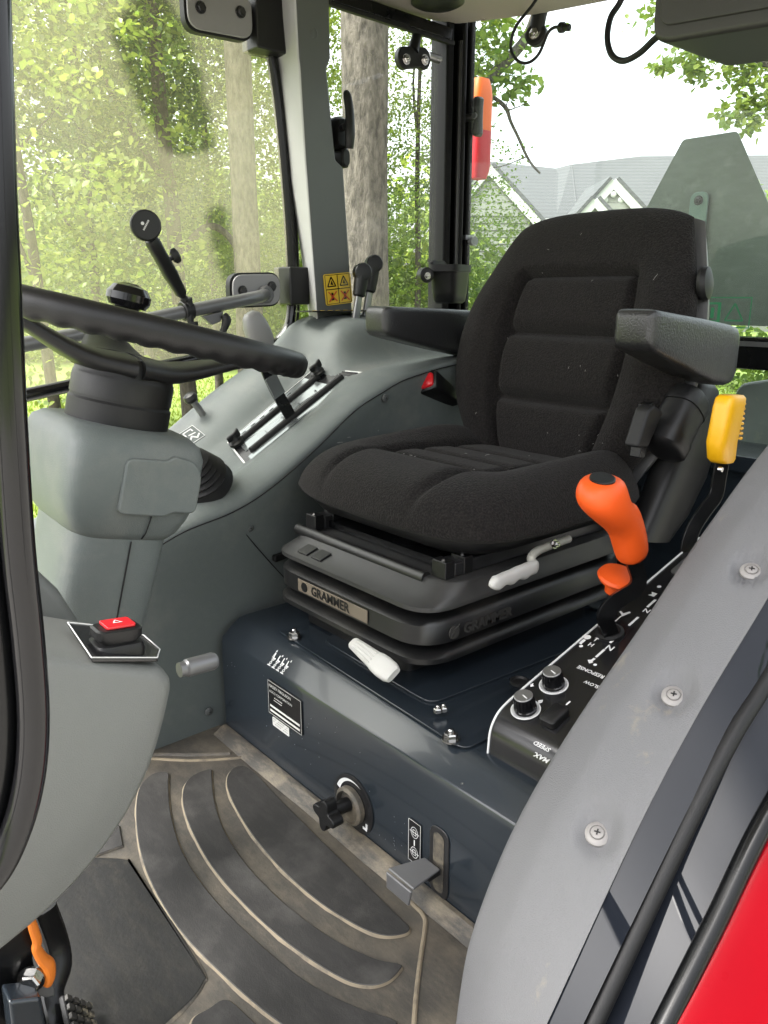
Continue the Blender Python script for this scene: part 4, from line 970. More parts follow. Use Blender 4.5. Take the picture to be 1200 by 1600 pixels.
# lumbar knob on the far edge of the shell
q = V((1.3132,0.7000,0.8155))
make('lumbar_knob', *lathe_g([(.012, 0), (.026, .004), (.029, .010), (.027, .018), (.015, .022)], q + V((0, .02, 0)), (.25, -1, .1), 24), 'black_rubber', back)
# armrests
def armrest(name, ypos, xf, xr, zf, tilt, hw):
    secs = []
    L = xr - xf
    for q, a, top, bot in ((0, .70, -.012, -.046), (.012, .88, -.004, -.054), (.035, .97, 0, -.060), (.08, 1, 0, -.064), (.3, 1, 0, -.078), (.55, 1, 0, -.092), (.75, 1, -.001, -.102), (.88, 1, -.002, -.104), (.95, .98, -.004, -.100), (.985, .92, -.010, -.090), (1.0, .8, -.02, -.075)):
        x = xf + L * q; z = zf + tilt * q
        c_ = V((x, ypos, z + (top + bot) / 2)); secs.append((c_, YY, UP, hw * a, (top - bot) / 2, 7))
    ar = make(name, *sloft_g(secs, 44), 'armrest_skin', seat, smooth=50)
    make('armrest_hinge', *lathe_g([(.030, 0), (.030, .05), (.026, .055)], (xr - .06, ypos + (.055 if ypos < SY else -.055) * 0 + (.02 if ypos < SY else -.02), zf - .07), (0, 1 if ypos < SY else -1, 0), 22), 'black_plastic', ar)
    return ar
mat('armrest_skin', (.020, .020, .021), .36, bump=.9, bscale=330, var=.15, vscale=40)
armrest('armrest', .685, 1.070, 1.350, .779, -.030, .036)
armrest('armrest', 1.285, 1.062, 1.40, .776, -.014, .036)
# left: belt retractor housing
br = V((1.16, .690, .56))
rax = (V((1.2836,0.6900,0.6467)) - V((1.1902,0.6900,0.5341))).normalized(); r0_ = V((1.2364,0.6900,0.5898)); ru = (XX - rax * XX.dot(rax)).normalized(); rv_ = rax.cross(ru)
RL = .105
ret = make('belt_retractor', *sloft_g([(r0_ + rax * h, ru, rv_, a, a * .82, 2.8) for h, a in ((-.060, .022), (-.058, .034), (-.052, .040), (-.030, .041), (-.029, .0385), (.024, .0385), (.025, .041), (.046, .041), (.054, .037), (.058, .024))], 36), 'black_plastic', seat, smooth=40)
make('retractor_cover', *sloft_g([(V((1.3642,0.7300,0.6512)), V((1, 0, -.2)).normalized(), YY, .030, .02, 3), (V((1.3676,0.7300,0.6348)), V((1, 0, -.2)).normalized(), YY, .042, .03, 3), (V((1.3672,0.7300,0.5478)), V((1, 0, -.2)).normalized(), YY, .058, .034, 3), (V((1.3308,0.7300,0.4804)), V((1, 0, -.2)).normalized(), YY, .070, .034, 3), (V((1.2878,0.7300,0.4146)), V((1, 0, -.2)).normalized(), YY, .066, .03, 3), (V((1.2418,0.7300,0.3724)), V((1, 0, -.2)).normalized(), YY, .05, .03, 3)], 28), 'black_plastic', seat, smooth=60)
blt = make('belt_tongue', *poly3_g([(1.1471,0.6900,0.6198), (1.1629,0.6900,0.6266), (1.1925,0.6900,0.6114), (1.1556,0.6900,0.5558), (1.1213,0.6900,0.5601)], (0, .028, 0)), 'black_rubber', seat, bevel=.006, bseg=3)
make('belt_plate', *poly3_g([(1.1604,0.7000,0.6258), (1.1751,0.7000,0.6287), (1.1635,0.7000,0.5361), (1.1460,0.7000,0.5384)], (0, .02, 0)), 'black_paint', seat, bevel=.002)
# right: buckle with red button
bk0 = V((1.1965,1.2350,0.6034)); bd = (V((1.1358,1.2250,0.6301)) - V((1.2668,1.2450,0.5659))).normalized()
bw_ = V((.25, -.7, .25)); bw_ = (bw_ - bd * bw_.dot(bd)).normalized(); bh_ = bd.cross(bw_)
bkl = make('belt_buckle', *sloft_g([(bk0 + bd * h, bw_, bh_, a_, b_, 5) for h, a_, b_ in ((-.075, .018, .014), (-.05, .020, .017), (.0, .023, .021), (.036, .026, .024), (.040, .024, .022))], 28), 'black_plastic', seat, smooth=60)
make('buckle_button', *sloft_g([(bk0 + bd * h, bw_, bh_, a_, b_, 5) for h, a_, b_ in ((.036, .018, .016), (.043, .018, .016), (.046, .015, .013))], 20), 'red_plastic', bkl, smooth=60)
# white slide handle, weight lever
hp = [V((1.0244,0.7420,0.4137)), V((0.9657,0.7350,0.4157)), V((0.9255,0.7280,0.4165)), V((0.9063,0.7220,0.4119)), V((0.9094,0.7200,0.3993)), V((0.8802,0.7180,0.3984))]
sh_ = make('slide_lever', *tube_g(hp, .0068, 12, res=5), 'lever_beige', seat) if 'lever_beige' in MATS else make('slide_lever', *tube_g(hp, .0068, 12, res=5), mat('lever_beige', (.42, .41, .36), .45, var=.1).name, seat)
h0, h1 = V((0.9146,0.7180,0.3987)), V((0.7907,0.7000,0.4030)); hd = (h1 - h0).normalized(); hu = UP - hd * UP.dot(hd); hu.normalize(); hv = hd.cross(hu); HL = (h1 - h0).length
secs = []
for k in range(21):
    q = k / 20; e = min(1, (1 - q) * 9 + .15) ** .5 * min(1, q * 9 + .4) ** .5
    secs.append((h0 + hd * HL * q - hu * .0012 * math.cos(q * 22) * (.2 < q < .9), hu, hv, (.0118 - .002 * q) * e + .0010 * math.cos(q * 22), .0078 * e, 2.6))
make('lever_grip', *sloft_g(secs, 18), 'white_plastic', sh_, smooth=80)
make('lever_bolt', *hexbolt_g(V((0.9692,0.7280,0.4198)), (-.2, -1, .2), .005, .008), 'chrome', sh_)
w0, w1 = V((0.7000,0.9035,0.2707)), V((0.6900,0.7918,0.2600)); wd = (w1 - w0).normalized(); wl = (w1 - w0).length
wu = V((-.6, 0, .8)); wu = (wu - wd * wu.dot(wd)).normalized(); wv = wd.cross(wu)
wh = make('weight_lever', *sloft_g([(w0 + wd * wl * q, wu, wv, b_, a_, 3.2) for q, a_, b_ in ((0, .007, .003), (.04, .010, .004), (.3, .0125, .0045), (.55, .0145, .005), (.62, .0165, .0065), (.75, .0175, .007), (.92, .0165, .007), (1, .013, .005))], 20), 'white_plastic', seat, smooth=60)
g = Geo()
for k in range(4): g.add(tube_g([w0 + wd * wl * .10 + wv * (-.0066 + .0044 * k) + wu * .0042, w0 + wd * wl * .55 + wv * (-.0092 + .0061 * k) + wu * .0052], .0012, 6, smooth=False))
g.build('lever_rib', 'white_plastic', wh)

# ================================================================== controls on the left of the seat
cp = empty('control_panel', (.9, .55, .2), 'gloss black hydraulic control panel with two knobs and white print, left of the seat', 'control panel')
YE = .603
pA, pB = V((0.7325,0.6030,0.2855)), V((1.1291,0.6030,0.3980))     # the white-edged rim next to the seat
pd = (pB - pA).normalized(); pB = pA + pd * ((pB - pA).length * 1.15); pn = V((-pd.z, 0, pd.x))
side = [(pA.x - .046, pA.z - .115), (pA.x - .040, pA.z - .030), (pA.x - .026, pA.z - .010), (pA.x, pA.z), (pB.x, pB.z), (pB.x + .05, pB.z - .22), (pA.x + .02, pA.z - .20)]
sp_ = roundpoly(side, [.0, .02, .02, .02, .0, .0, 0], 4)
make('panel_body', *prism_g([(a, b) for a, b in sp_], (0, .43, 0), XX, UP, (0, YE - .43, 0)), 'label_black', cp, bevel=.003, smooth=40)
make('panel_edge', *tube_g([V((a, YE + .001, b + .0005)) for a, b in sp_[:-2]], .0016, 6, smooth=False), 'white_paint', cp)
make('panel_edge', *tube_g([V((side[0][0] - .002, YE, side[0][1])), V((side[0][0] - .002, .47, side[0][1]))], .0016, 6, smooth=False), 'white_paint', cp)
def pt(s, y, h=0): return pA + pd * s + pn * h + V((0, y - YE, 0))   # point on the sloping top
def on(px, h=0): # a picked point carried onto the top
    return px
knobs = [(V((0.7278,0.5750,0.2806)), .0135), (V((0.7804,0.5750,0.3084)), .0135)]
for q, r_ in knobs:
    s_ = (q - pA).dot(pd); c_ = pt(s_, q.y)
    make('knob_ring', *lathe_g([(.0195, .0002), (.0195, .0010), (.0178, .0010), (.0178, .0002)], c_, pn, 32), 'white_paint', cp)
    kv = Geo(); prf = [(.0150, .001), (.0150, .004), (.0135, .005), (.0120, .022), (.0105, .0235)]
    kb_ = make('knob', *lathe_g(prf, c_, pn, 28), 'black_gloss', cp)
    g = Geo(); u, v, w_ = frame(pn)
    for k in range(18):
        a_ = 2 * math.pi * k / 18; d_ = u * math.cos(a_) + v * math.sin(a_)
        g.add(tube_g([c_ + d_ * .0138 + pn * .006, c_ + d_ * .0124 + pn * .021], .0010, 5, smooth=False))
    g.build('knob_rib', 'black_gloss', kb_)
    g = Geo(); g.add(box_g(c_ + pn * .0242 + d_ * .004, (.0012, .010, .0006), (V((.3, .9, 0)).normalized().cross(pn), V((.3, .9, 0)).normalized(), pn))); g.build('knob_pointer', 'white_paint', kb_, smooth=0)
    make('knob_collar', *lathe_g([(.0122, .0222), (.0122, .0232), (.0112, .0238)], c_, pn, 24), 'steel', kb_)
# rocker switch
q = V((0.7371,0.5350,0.2784)); c_ = pt((q - pA).dot(pd), .535)
make('rocker_switch', *sloft_g([(c_ + pn * h, pd, YY, a, b, 6) for h, a, b in ((0, .018, .012), (.008, .018, .012), (.010, .015, .010))], 20), 'black_plastic', cp, smooth=50)
q = V((0.7751,0.5616,0.3100)); 
make('lever_bezel', *lathe_g([(.020, 0), (.020, .004), (.016, .006), (.011, .005), (.010, -.004)], pt((V((0.9080,0.5750,0.3421)) - pA).dot(pd), .578), pn, 26), 'black_rubber', cp)
make('panel_bung', *lathe_g([(.015, 0), (.015, .004), (.012, .005), (.010, .002)], V((0.8355,0.6747,0.2450)), UP, 24), 'black_rubber', cp)
# print: read from behind the panel, so it runs rearwards-up with its foot toward the seat
g = Geo(); tu, tv = V((0, 1, 0)), pd * -1
def prt(s, px_, size, du=0):
    p = V(px_); c2 = pt((p - pA).dot(pd), p.y, .0012); g.add(text_g(s, c2, V((0, 1, 0)), -pd, size, .0004, .02))
prt('MAX.', (0.6766,0.4948,0.2697), .0095); prt('SPEED', (0.6909,0.5044,0.2737), .0090)
prt('RESPONSE', (0.8309,0.5289,0.3134), .0090); prt('SLOW', (0.8112,0.5227,0.3079), .0080); prt('N', (0.8868,0.5522,0.3293), .015); prt('N', (0.9824,0.5587,0.3564), .013); prt('H', (0.8783,0.5795,0.3269), .011)
for s_, a, b in (((0.8661,0.5622,0.3234), .020, .0035), ((0.9010,0.5642,0.3333), .020, .0035), ((0.9483,0.5653,0.3467), .024, .0035), ((0.9970,0.5681,0.3605), .022, .0035), ((0.9182,0.5637,0.3382), .006, .0035)):
    p = V(s_); g.add(box_g(pt((p - pA).dot(pd), p.y, .0014), (a, b, .0004), (pd, YY, pn)))
def blob(px_, pts, sc=.012):
    p = V(px_); c2 = pt((p - pA).dot(pd), p.y, .0016); g.add(([c2 + pd * a * sc * .82 + YY * b * sc * .82 for a, b in pts], [list(range(len(pts)))]))
RNG = [(math.cos(k * .524), math.sin(k * .524)) for k in range(12)]
blob((0.8857,0.5978,0.3290), RNG, .0062); blob((0.8740,0.5977,0.3256), [(-.9, -.35), (.9, -.35), (.9, .35), (-.9, .35)], .008); blob((0.8650,0.5932,0.3231), RNG, .0034); blob((0.8885,0.5848,0.3298), [(-1, -.2), (.2, -.2), (.2, -.7), (1, 0), (.2, .7), (.2, .2), (-1, .2)], .006)
blob((0.8471,0.5619,0.3180), [(-1, 0), (-.3, -.6), (0, -.2), (1, -.3), (1, .3), (.2, .3), (-.2, .9)], .008); blob((0.8429,0.5536,0.3168), RNG, .003)
blob((0.9570,0.5871,0.3492), [(-1, -.2), (.8, -.9), (1, -.5), (0, .1), (.4, .9), (0, 1), (-.4, .3)], .010); blob((0.9427,0.5869,0.3451), [(-1, -.15), (1, -.15), (1, .15), (-1, .15)], .009)
blob((0.7662,0.5969,0.2951), [(-1, 0), (0, -.8), (.2, 0), (1, .2), (0, .8)], .005); blob((0.7473,0.5673,0.2897), [(-1, 0), (0, -.5), (1, 0), (0, .9)], .006)
blob((0.7535,0.5366,0.2915), RNG, .0045); blob((0.7644,0.5371,0.2946), [(-1, -.3), (1, -.3), (1, .3), (-1, .3)], .005); blob((0.7463,0.5349,0.2895), [(-.3, -1), (.3, -1), (.3, 1), (-.3, 1)], .005)
blob((1.0171,0.5789,0.3662), [(-1, -1), (1, -1), (1, 1), (0, .3), (-1, 1)], .006); blob((1.0385,0.5818,0.3723), RNG, .004)
g.build('panel_print', 'white_paint', cp, smooth=0)['kind'] = 'stuff'
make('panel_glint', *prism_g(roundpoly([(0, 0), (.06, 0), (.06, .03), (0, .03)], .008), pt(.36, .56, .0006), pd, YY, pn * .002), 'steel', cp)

# orange main lever on its cranked black strap
ol = empty('hydraulic_lever', V((0.9190,0.5780,0.3280)), 'large bright orange pistol-grip lever with a black oval cap, left of the seat', 'lever')
st_ = [(0.9151,0.5720,0.3145), (0.8985,0.5720,0.3459), (0.8845,0.5720,0.3719), (0.9021,0.5680,0.3894), (0.9417,0.5660,0.3971), (0.9525,0.5660,0.4108), (0.9404,0.5680,0.4369), (0.9313,0.5720,0.4660)]
make('strap', *strap_g([V(p) for p in st_], .008, .022, (.60, .75, -.25), 3), 'black_paint', ol, bevel=.0015)
gl = [((0.9426,0.5720,0.4429), .018, .017), ((0.9401,0.5720,0.4491), .0235, .021), ((0.9306,0.5720,0.4708), .0250, .022), ((0.9179,0.5720,0.4944), .0250, .022), ((0.9034,0.5720,0.5116), .0265, .024), ((0.8751,0.5720,0.5247), .0370, .028), ((0.8603,0.5720,0.5394), .0385, .030), ((0.8543,0.5720,0.5533), .0365, .030), ((0.8543,0.5720,0.5652), .0300, .027), ((0.8535,0.5720,0.5712), .0225, .021)]
pts_ = [V(p[0]) for p in gl]; secs = []
for i, (p, a, b) in enumerate(gl):
    t = (pts_[min(i + 1, len(gl) - 1)] - pts_[max(i - 1, 0)]).normalized()
    if i >= 5: t = V((-.12, -.15, .96)).normalized()
    uu = (XX - t * XX.dot(t)).normalized(); vv_ = t.cross(uu)
    secs.append((V(p), uu, vv_, a, b, 2.3))
make('grip', *sloft_g(secs, 30), 'orange', ol, sub=1, smooth=80)
ct = V((0.8538,0.5720,0.5687)); cn = V((-.32, -.42, .85)).normalized()
u, v, w_ = frame(cn); make('cap', *lathe_g([(.0165, -.006), (.0165, .0040), (.0150, .0050), (.0, .0053)], V((0.8524,0.5710,0.5682)), V((-.16, -.2, .95)), 28), 'black_plastic', ol)
# small orange pull knob behind it
sm = empty('pull_knob', V((0.9623,0.6000,0.3688)), 'small flat orange pull knob below the large orange lever grip', 'knob')
q = V((0.9509,0.6000,0.4045)); kn_ = V((-.15, -.28, .95)).normalized()
make('knob_disc', *lathe_g([(.010, -.010), (.026, -.004), (.0285, .001), (.026, .0055), (.012, .009)], q, kn_, 30), 'orange', sm)
make('knob_neck', *lathe_g([(.0125, -.026), (.0135, -.014), (.011, -.006)], q, kn_, 20), 'orange', sm)
make('knob_stem', *tube_g([q - kn_ * .02, q - kn_ * .06 + V((0, 0, -.02)), V((0.9526,0.6000,0.3207))], .007, 10), 'navy', sm)
# yellow brake lever
yl_ = empty('brake_lever', (1.2, .55, .2), 'yellow ribbed hand lever on a bent navy strap beside the left fender', 'lever')
yA = [((1.2271,0.6000,0.5370), .019, .014), ((1.2234,0.6000,0.5438), .024, .017), ((1.2190,0.6000,0.5715), .0275, .018), ((1.2244,0.6000,0.6020), .0275, .018), ((1.2288,0.6000,0.6271), .0285, .018), ((1.2319,0.6000,0.6401), .028, .017), ((1.2328,0.6000,0.6451), .023, .013)]
yd = (V(yA[-1][0]) - V(yA[0][0])).normalized(); yu = (XX - yd * XX.dot(yd)).normalized(); yv = yd.cross(yu)
yg = make('grip', *sloft_g([(V(p), yu, yv, a, b, 3.5) for p, a, b in yA], 28), 'yellow', yl_, smooth=55)
g = Geo()
for k in range(8):
    c_ = V((1.2318,0.6000,0.6319)).lerp(V((1.2347,0.6000,0.5760)), k / 7) + yu * .018 - YY * .0145
    g.add(tube_g([c_ - yu * .010, c_, c_ + yu * .011 + YY * .008], [.0012, .0026, .0020], 8, res=3))
g.build('grip_rib', 'yellow', yg)
make('strap', *strap_g([V(p) for p in ((1.2271,0.6000,0.5370), (1.2242,0.6000,0.5129), (1.2188,0.6000,0.4816), (1.1864,0.6000,0.4603), (1.1558,0.6000,0.4339), (1.1442,0.6000,0.3933), (1.1471,0.6000,0.3378))], .008, .022, (.75, .60, -.25), 4), 'black_paint', yl_, bevel=.0015)
make('strap_pin', *lathe_g([(.004, 0), (.004, .006)], V((1.1987,0.5900,0.5310)), (0, -1, 0), 10), 'chrome', yl_)

# ================================================================== controls on the right console
gear = empty('gear_lever', gq(.45, .28), 'grey-topped gear lever rising through the slotted gate behind the wheel rim', 'lever')
s0 = gq(.52, .76, .006)
make('lever_blade', *strap_g([V((0.9285,1.3750,0.5223)), V((0.8936,1.3700,0.5760)), V((0.8662,1.3700,0.6238)), V((0.8472,1.3700,0.6695)), V((0.8373,1.3700,0.7074))], .026, .006, (1, 0, 0)), 'black_paint', gear, bevel=.0012)
make('blade_plate', *strap_g([V((0.8782,1.3640,0.6002)), V((0.8683,1.3640,0.6190)), V((0.8571,1.3640,0.6403))], .028, .004, (1, 0, 0), 2), 'gate_silver', gear)
kp = [((0.8572,1.3700,0.6904), .012, .010), ((0.8488,1.3700,0.7032), .024, .014), ((0.8381,1.3700,0.7234), .027, .016), ((0.8289,1.3700,0.7432), .024, .016), ((0.8224,1.3700,0.7579), .018, .013), ((0.8185,1.3700,0.7640), .010, .008)]
kd = (V(kp[-1][0]) - V(kp[0][0])).normalized(); ku = (XX - kd * XX.dot(kd)).normalized(); kv = kd.cross(ku)
make('lever_knob', *sloft_g([(V(p), ku, kv, a, b, 3) for p, a, b in kp], 24), 'knob_grey', gear, smooth=70)

p0, p1 = V((1.1751,1.4900,0.7363)), V((1.1974,1.4900,0.8500)); d_ = (p1 - p0).normalized(); L_ = (p1 - p0).length
u = (XX - d_ * XX.dot(d_)).normalized(); v = d_.cross(u)
tl_ = empty('throttle_lever', p0, 'nearer of two black-knobbed throttle levers on the grey console hump', 'lever', 'throttle levers')
make('lever_shaft', *sloft_g([(p0 + d_ * h, u, v, a, .005, 5) for h, a in ((-.02, .010), (L_ * .35, .009), (L_ * .6, .008))], 16), 'steel', tl_)
kb_ = make('lever_knob', *sloft_g([(p0 + d_ * h, u, v, a, b, 2.5) for h, a, b in ((L_ * .50, .010, .008), (L_ * .53, .0145, .012), (L_ * .75, .016, .014), (L_ * .92, .016, .014))], 20), 'black_plastic', tl_)
make('knob_end', *lathe_g([(.014, -.016), (.0195, -.014), (.0205, -.010), (.0205, .010), (.018, .013), (.010, .0145)], p1 - d_ * .002, (-.35, -.93, .1), 26), 'black_plastic', kb_)

p0, p1 = V((1.2364,1.5300,0.7339)), V((1.2652,1.5300,0.8711)); d_ = (p1 - p0).normalized(); L_ = (p1 - p0).length
u = (XX - d_ * XX.dot(d_)).normalized(); v = d_.cross(u)
tl_ = empty('throttle_lever', p0, 'farther of two black-knobbed throttle levers, half hidden behind its twin', 'lever', 'throttle levers')
make('lever_shaft', *sloft_g([(p0 + d_ * h, u, v, a, .005, 5) for h, a in ((-.02, .010), (L_ * .35, .009), (L_ * .6, .008))], 16), 'steel', tl_)
kb_ = make('lever_knob', *sloft_g([(p0 + d_ * h, u, v, a, b, 2.5) for h, a, b in ((L_ * .50, .010, .008), (L_ * .53, .0145, .012), (L_ * .75, .016, .014), (L_ * .92, .016, .014))], 20), 'black_plastic', tl_)
make('knob_end', *lathe_g([(.014, -.016), (.0195, -.014), (.0205, -.010), (.0205, .010), (.018, .013), (.010, .0145)], p1 - d_ * .002, (-.35, -.93, .1), 26), 'black_plastic', kb_)

mat('bracket_green', (.15, .23, .20), .4, metal=.2, var=.2, vscale=60)
mat('guard_grey', (.17, .185, .18), .55, var=.35, vscale=12, dirt=(.25, .25, .22), dscale=20, dthr=.55)
mat('tread_dusty', (.045, .042, .036), .6, var=.3, dirt=(.30, .26, .18), dscale=60, dthr=.5)
# ================================================================== fittings on the window posts
la = empty('window_latch', V((1.2074,1.5600,1.1452)), 'black pivoting latch handle on the quarter window behind the grey post', 'latch')
make('latch_handle', *tube_g([V((1.2065,1.5450,1.1203)), V((1.2049,1.5400,1.1489)), V((1.2077,1.5450,1.1964)), V((1.2065,1.5500,1.2272)), V((1.2069,1.5550,1.2399))], [.010, .0125, .0115, .011, .007], 14, res=5, flat=.75, hint=(1, 0, 0)), 'black_plastic', la)
make('latch_base', *sloft_g([(V((1.2006,1.5750,1.1559)) + YY * h, XX, UP, a, b, 4) for h, a, b in ((.03, .018, .034), (-.005, .018, .034), (-.015, .014, .028))], 22), 'black_plastic', la)
make('latch_tail', *sloft_g([(V((1.2088,1.5700,1.1032)) + YY * h, XX, UP, a, b, 2.6) for h, a, b in ((.03, .013, .022), (-.006, .013, .022), (-.012, .009, .017))], 20), 'black_plastic', la)
make('latch_pivot', *lathe_g([(.008, 0), (.008, .016)], V((1.1968,1.5650,1.1648)), (0, -1, 0), 14), 'dark_metal', la)

ca, cb_ = V((1.3996,1.5700,1.3436)), V((1.4602,1.5700,1.3523)); mid = (ca + cb_) / 2
g = Geo()
poly = []
for c2, a0, a1 in ((cb_, -120, 90), (ca, 90, 300)):
    for k in range(13):
        a_ = R(a0 + (a1 - a0) * k / 12); poly.append(((c2 - mid).dot(XX) + .023 * math.cos(a_), (c2 - mid).z + .025 * math.sin(a_)))
g.add(prism_g(poly, mid, XX, UP, (0, .018, 0))); hb_ = g.build('window_hinge', 'black_plastic', cab, bevel=.004, bseg=3)
make('hinge_arm', *tube_g([mid + V((0, .01, .015)), V((1.4458,1.5850,1.3931)), V((1.4589,1.5950,1.4170))], [.016, .012, .011], 14), 'black_plastic', hb_)
for c2 in (ca, cb_): make('hinge_bolt', *hexbolt_g(c2 + V((0, -.001, -.004)), (0, -1, 0), .0085, .008), 'chrome', hb_)
make('hinge_pin', *lathe_g([(.010, 0), (.010, .045)], V((1.4894,1.5900,1.3668)), (1, .1, 0), 14), 'steel', hb_)

cup = empty('cup_holder', V((1.5262,1.5300,0.7737)), 'black plastic cup holder clipped to the rear corner post', 'cup holder')
u = V((1, .35, 0)).normalized(); v = V((-.35, 1, 0)).normalized(); c_ = V((1.5344,1.5400,0.8308))
zt0, zb0 = V((1.5331,1.5400,0.8727)).z, V((1.5361,1.5400,0.7752)).z
rowsC = []
for z, a, b in ((zb0, .036, .026), (zb0 + .006, .043, .032), (zb0 + .03, .047, .035), (zt0 - .025, .051, .038), (zt0 - .018, .053, .040), (zt0 - .017, .056, .043), (zt0, .056, .043), (zt0, .050, .037), (zt0 - .05, .046, .034)):
    rowsC.append((V((c_.x, c_.y, z)), u, v, a, b, 5))
make('cup_body', *sloft_g(rowsC, 36), 'cup_black', cup, smooth=50)
make('cup_flap', *sloft_g([(V((c_.x, c_.y, zt0)) + v * .036 + UP * h, u, v, a, .006, 4) for h, a in ((-.01, .046), (.006, .044), (.012, .03))], 20), 'cup_black', cup)
make('clamp_wheel', *lathe_g([(.014, -.014), (.019, -.012), (.019, .012), (.014, .014)], V((1.4532,1.5500,0.8460)), (-.3, -.95, 0), 24), 'black_plastic', cup)
make('clamp_bolt', *hexbolt_g(V((1.4472,1.5340,0.8441)), (-.3, -.95, 0), .006, .006), 'chrome', cup)

tl = empty('tail_light', V((1.8000,1.6879,1.1277)), 'upright amber over red rear lamp outside the corner post', 'tail light')
x_ = 1.85; A1, A2, A3 = V((1.8500,1.7515,1.3983)), V((1.8500,1.7454,1.2600)), V((1.8500,1.7396,1.1302))
def lamp(z0, z1, m, n, top):
    secs = []
    for q in range(7):
        z = z0 + (z1 - z0) * q / 6; k = 1
        if top and q > 4: k = (1, .93, .72)[q - 4]
        if not top and q < 2: k = (.72, .93)[q]
        secs.append((V((x_, A1.y, z)), XX, YY, 0.034 * k, .030 * k, 4))
    return make(n, *sloft_g(secs, 24), m, tl, smooth=50)
lamp(A2.z, A1.z, 'lamp_orange', 'amber_lens', True); lamp(A3.z, A2.z - .0005, 'lamp_red', 'red_lens', False)
make('lamp_housing', *sloft_g([(V((x_ + .002, A1.y + .018, z)), XX, YY, .034, .022, 4) for z in (A3.z + .005, A1.z - .005)], 20), 'black_plastic', tl)
gh = empty('glass_handle', V((1.6600,1.5746,1.2494)), 'black rear window catch in front of the amber lamp', 'handle')
q = V((1.6600,1.5746,1.2494))
make('catch_body', *sloft_g([(q + UP * h, XX, YY, .012, a, 3) for h, a in ((-.048, .006), (-.042, .013), (-.01, .011), (.02, .011), (.040, .013), (.046, .007))], 20), 'black_plastic', gh)
make('catch_arm', *tube_g([q, q + V((-.03, .04, -.005))], .010, 12), 'black_plastic', gh); make('catch_screw', *lathe_g([(.008, 0), (.007, .006)], q + V((-.012, 0, 0)), (-1, -.2, 0), 14), 'dark_metal', gh)

# cables, wiper pivot and monitor under the roof
wp = empty('wiper_pivot', V((1.7200,1.4428,1.4575)), 'black wiper pivot with a bright bolt at the top of the rear window', 'wiper pivot')
q = V((1.7000,1.4238,1.4158))
make('pivot_arm', *sloft_g([(q + UP * h + YY * dy, YY, XX, a, .012, 3) for h, dy, a in ((-.002, .002, .020), (.03, -.004, .020), (.06, -.012, .022), (.10, -.02, .024))], 20), 'black_plastic', wp)
make('pivot_boss', *lathe_g([(.026, -.012), (.027, .006), (.022, .010)], q, (-1, -.3, .1), 26), 'black_rubber', wp)
make('pivot_bolt', *hexbolt_g(q + V((-.010, -.003, 0)), (-1, -.3, .1), .010, .008), 'chrome', wp)
w1 = [(1.6000,1.3239,1.4718), (1.5800,1.3385,1.4354), (1.5500,1.3597,1.3904), (1.5500,1.3728,1.3511), (1.5500,1.3517,1.3204), (1.5600,1.3273,1.3120), (1.5700,1.3048,1.3276), (1.5800,1.2899,1.3678), (1.5800,1.2725,1.3755), (1.5800,1.2581,1.3723)]
cb1 = empty('lamp_cable', V(w1[0]), 'thin black cable loop ending in a small plug beside the wiper pivot', 'cable')
make('cable', *tube_g([V(p) for p in w1], .0036, 10, res=8), 'black_rubber', cb1)
make('plug', *lathe_g([(.006, 0), (.011, .004), (.011, .014), (.007, .016), (.0075, .030), (.005, .032)], V((1.5800,1.2599,1.3727)), V((1.5800,1.2228,1.3645)) - V((1.5800,1.2599,1.3727)), 12), 'black_plastic', cb1)
w2 = [(1.3000,0.8900,1.3088), (1.3000,0.9086,1.2800), (1.2900,0.9177,1.2578), (1.2800,0.9143,1.2239), (1.2700,0.8957,1.1929), (1.2600,0.8650,1.1764), (1.2500,0.8297,1.1782), (1.2300,0.7904,1.1869), (1.2200,0.7650,1.1920)]
cb2 = empty('monitor_cable', V(w2[0]), 'thicker black cable drooping into the grey roof box', 'cable')
make('cable', *tube_g([V(p) for p in w2], .0052, 10, res=8), 'black_rubber', cb2)
mb = empty('roof_box', (1.27, .55, 1.2), 'dark grey box hanging from the roof at the upper right', 'roof box')
A, B = V((1.1600,0.7513,1.1592)), V((1.1600,0.4921,1.1344))
make('box_body', *prism_g(roundpoly([(A.y, A.z), (A.y, 1.452), (.30, 1.452), (.30, A.z - .035)], [.03, .0, .0, .02], 5), (1.16, 0, 0), YY, UP, (.20, 0, 0)), 'box_grey', mb, bevel=.008, bseg=3)
make('box_lid', *prism_g(roundpoly([(A.y - .015, A.z + .02), (A.y - .015, 1.44), (.315, 1.44), (.315, A.z - .015)], .02, 5), (1.1595, 0, 0), YY, UP, (-.004, 0, 0)), 'box_grey', mb, bevel=.002)
# slow vehicle triangle seen from behind
sv = empty('slow_vehicle_sign', (1.95, 1.07, .7), 'back of a grey metal blunt-tipped triangle sign outside the rear window', 'sign')
T = [(1.148, 1.170), (1.010, 1.170), (.800, .800), (.835, .725), (1.325, .725), (1.358, .800)]
make('sign_plate', *prism_g(roundpoly([(a, b) for a, b in T], .008, 3), (1.95, 0, 0), YY, UP, (.0025, 0, 0)), 'smv_back', sv, smooth=0)
bq = V((1.9450,1.0838,1.0420))
br_ = make('sign_bracket', *prism_g(roundpoly([(-.024, -.42), (.024, -.42), (.024, .0), (-.024, .0)], [0, 0, .02, .02], 5), bq, V((0, -1, 0)), UP, (-.006, 0, 0)), 'bracket_green', sv, bevel=.002)
make('bracket_bolt', *hexbolt_g(bq + V((-.006, .0, -.02)), (-1, 0, 0), .008, .007), 'dark_metal', br_)
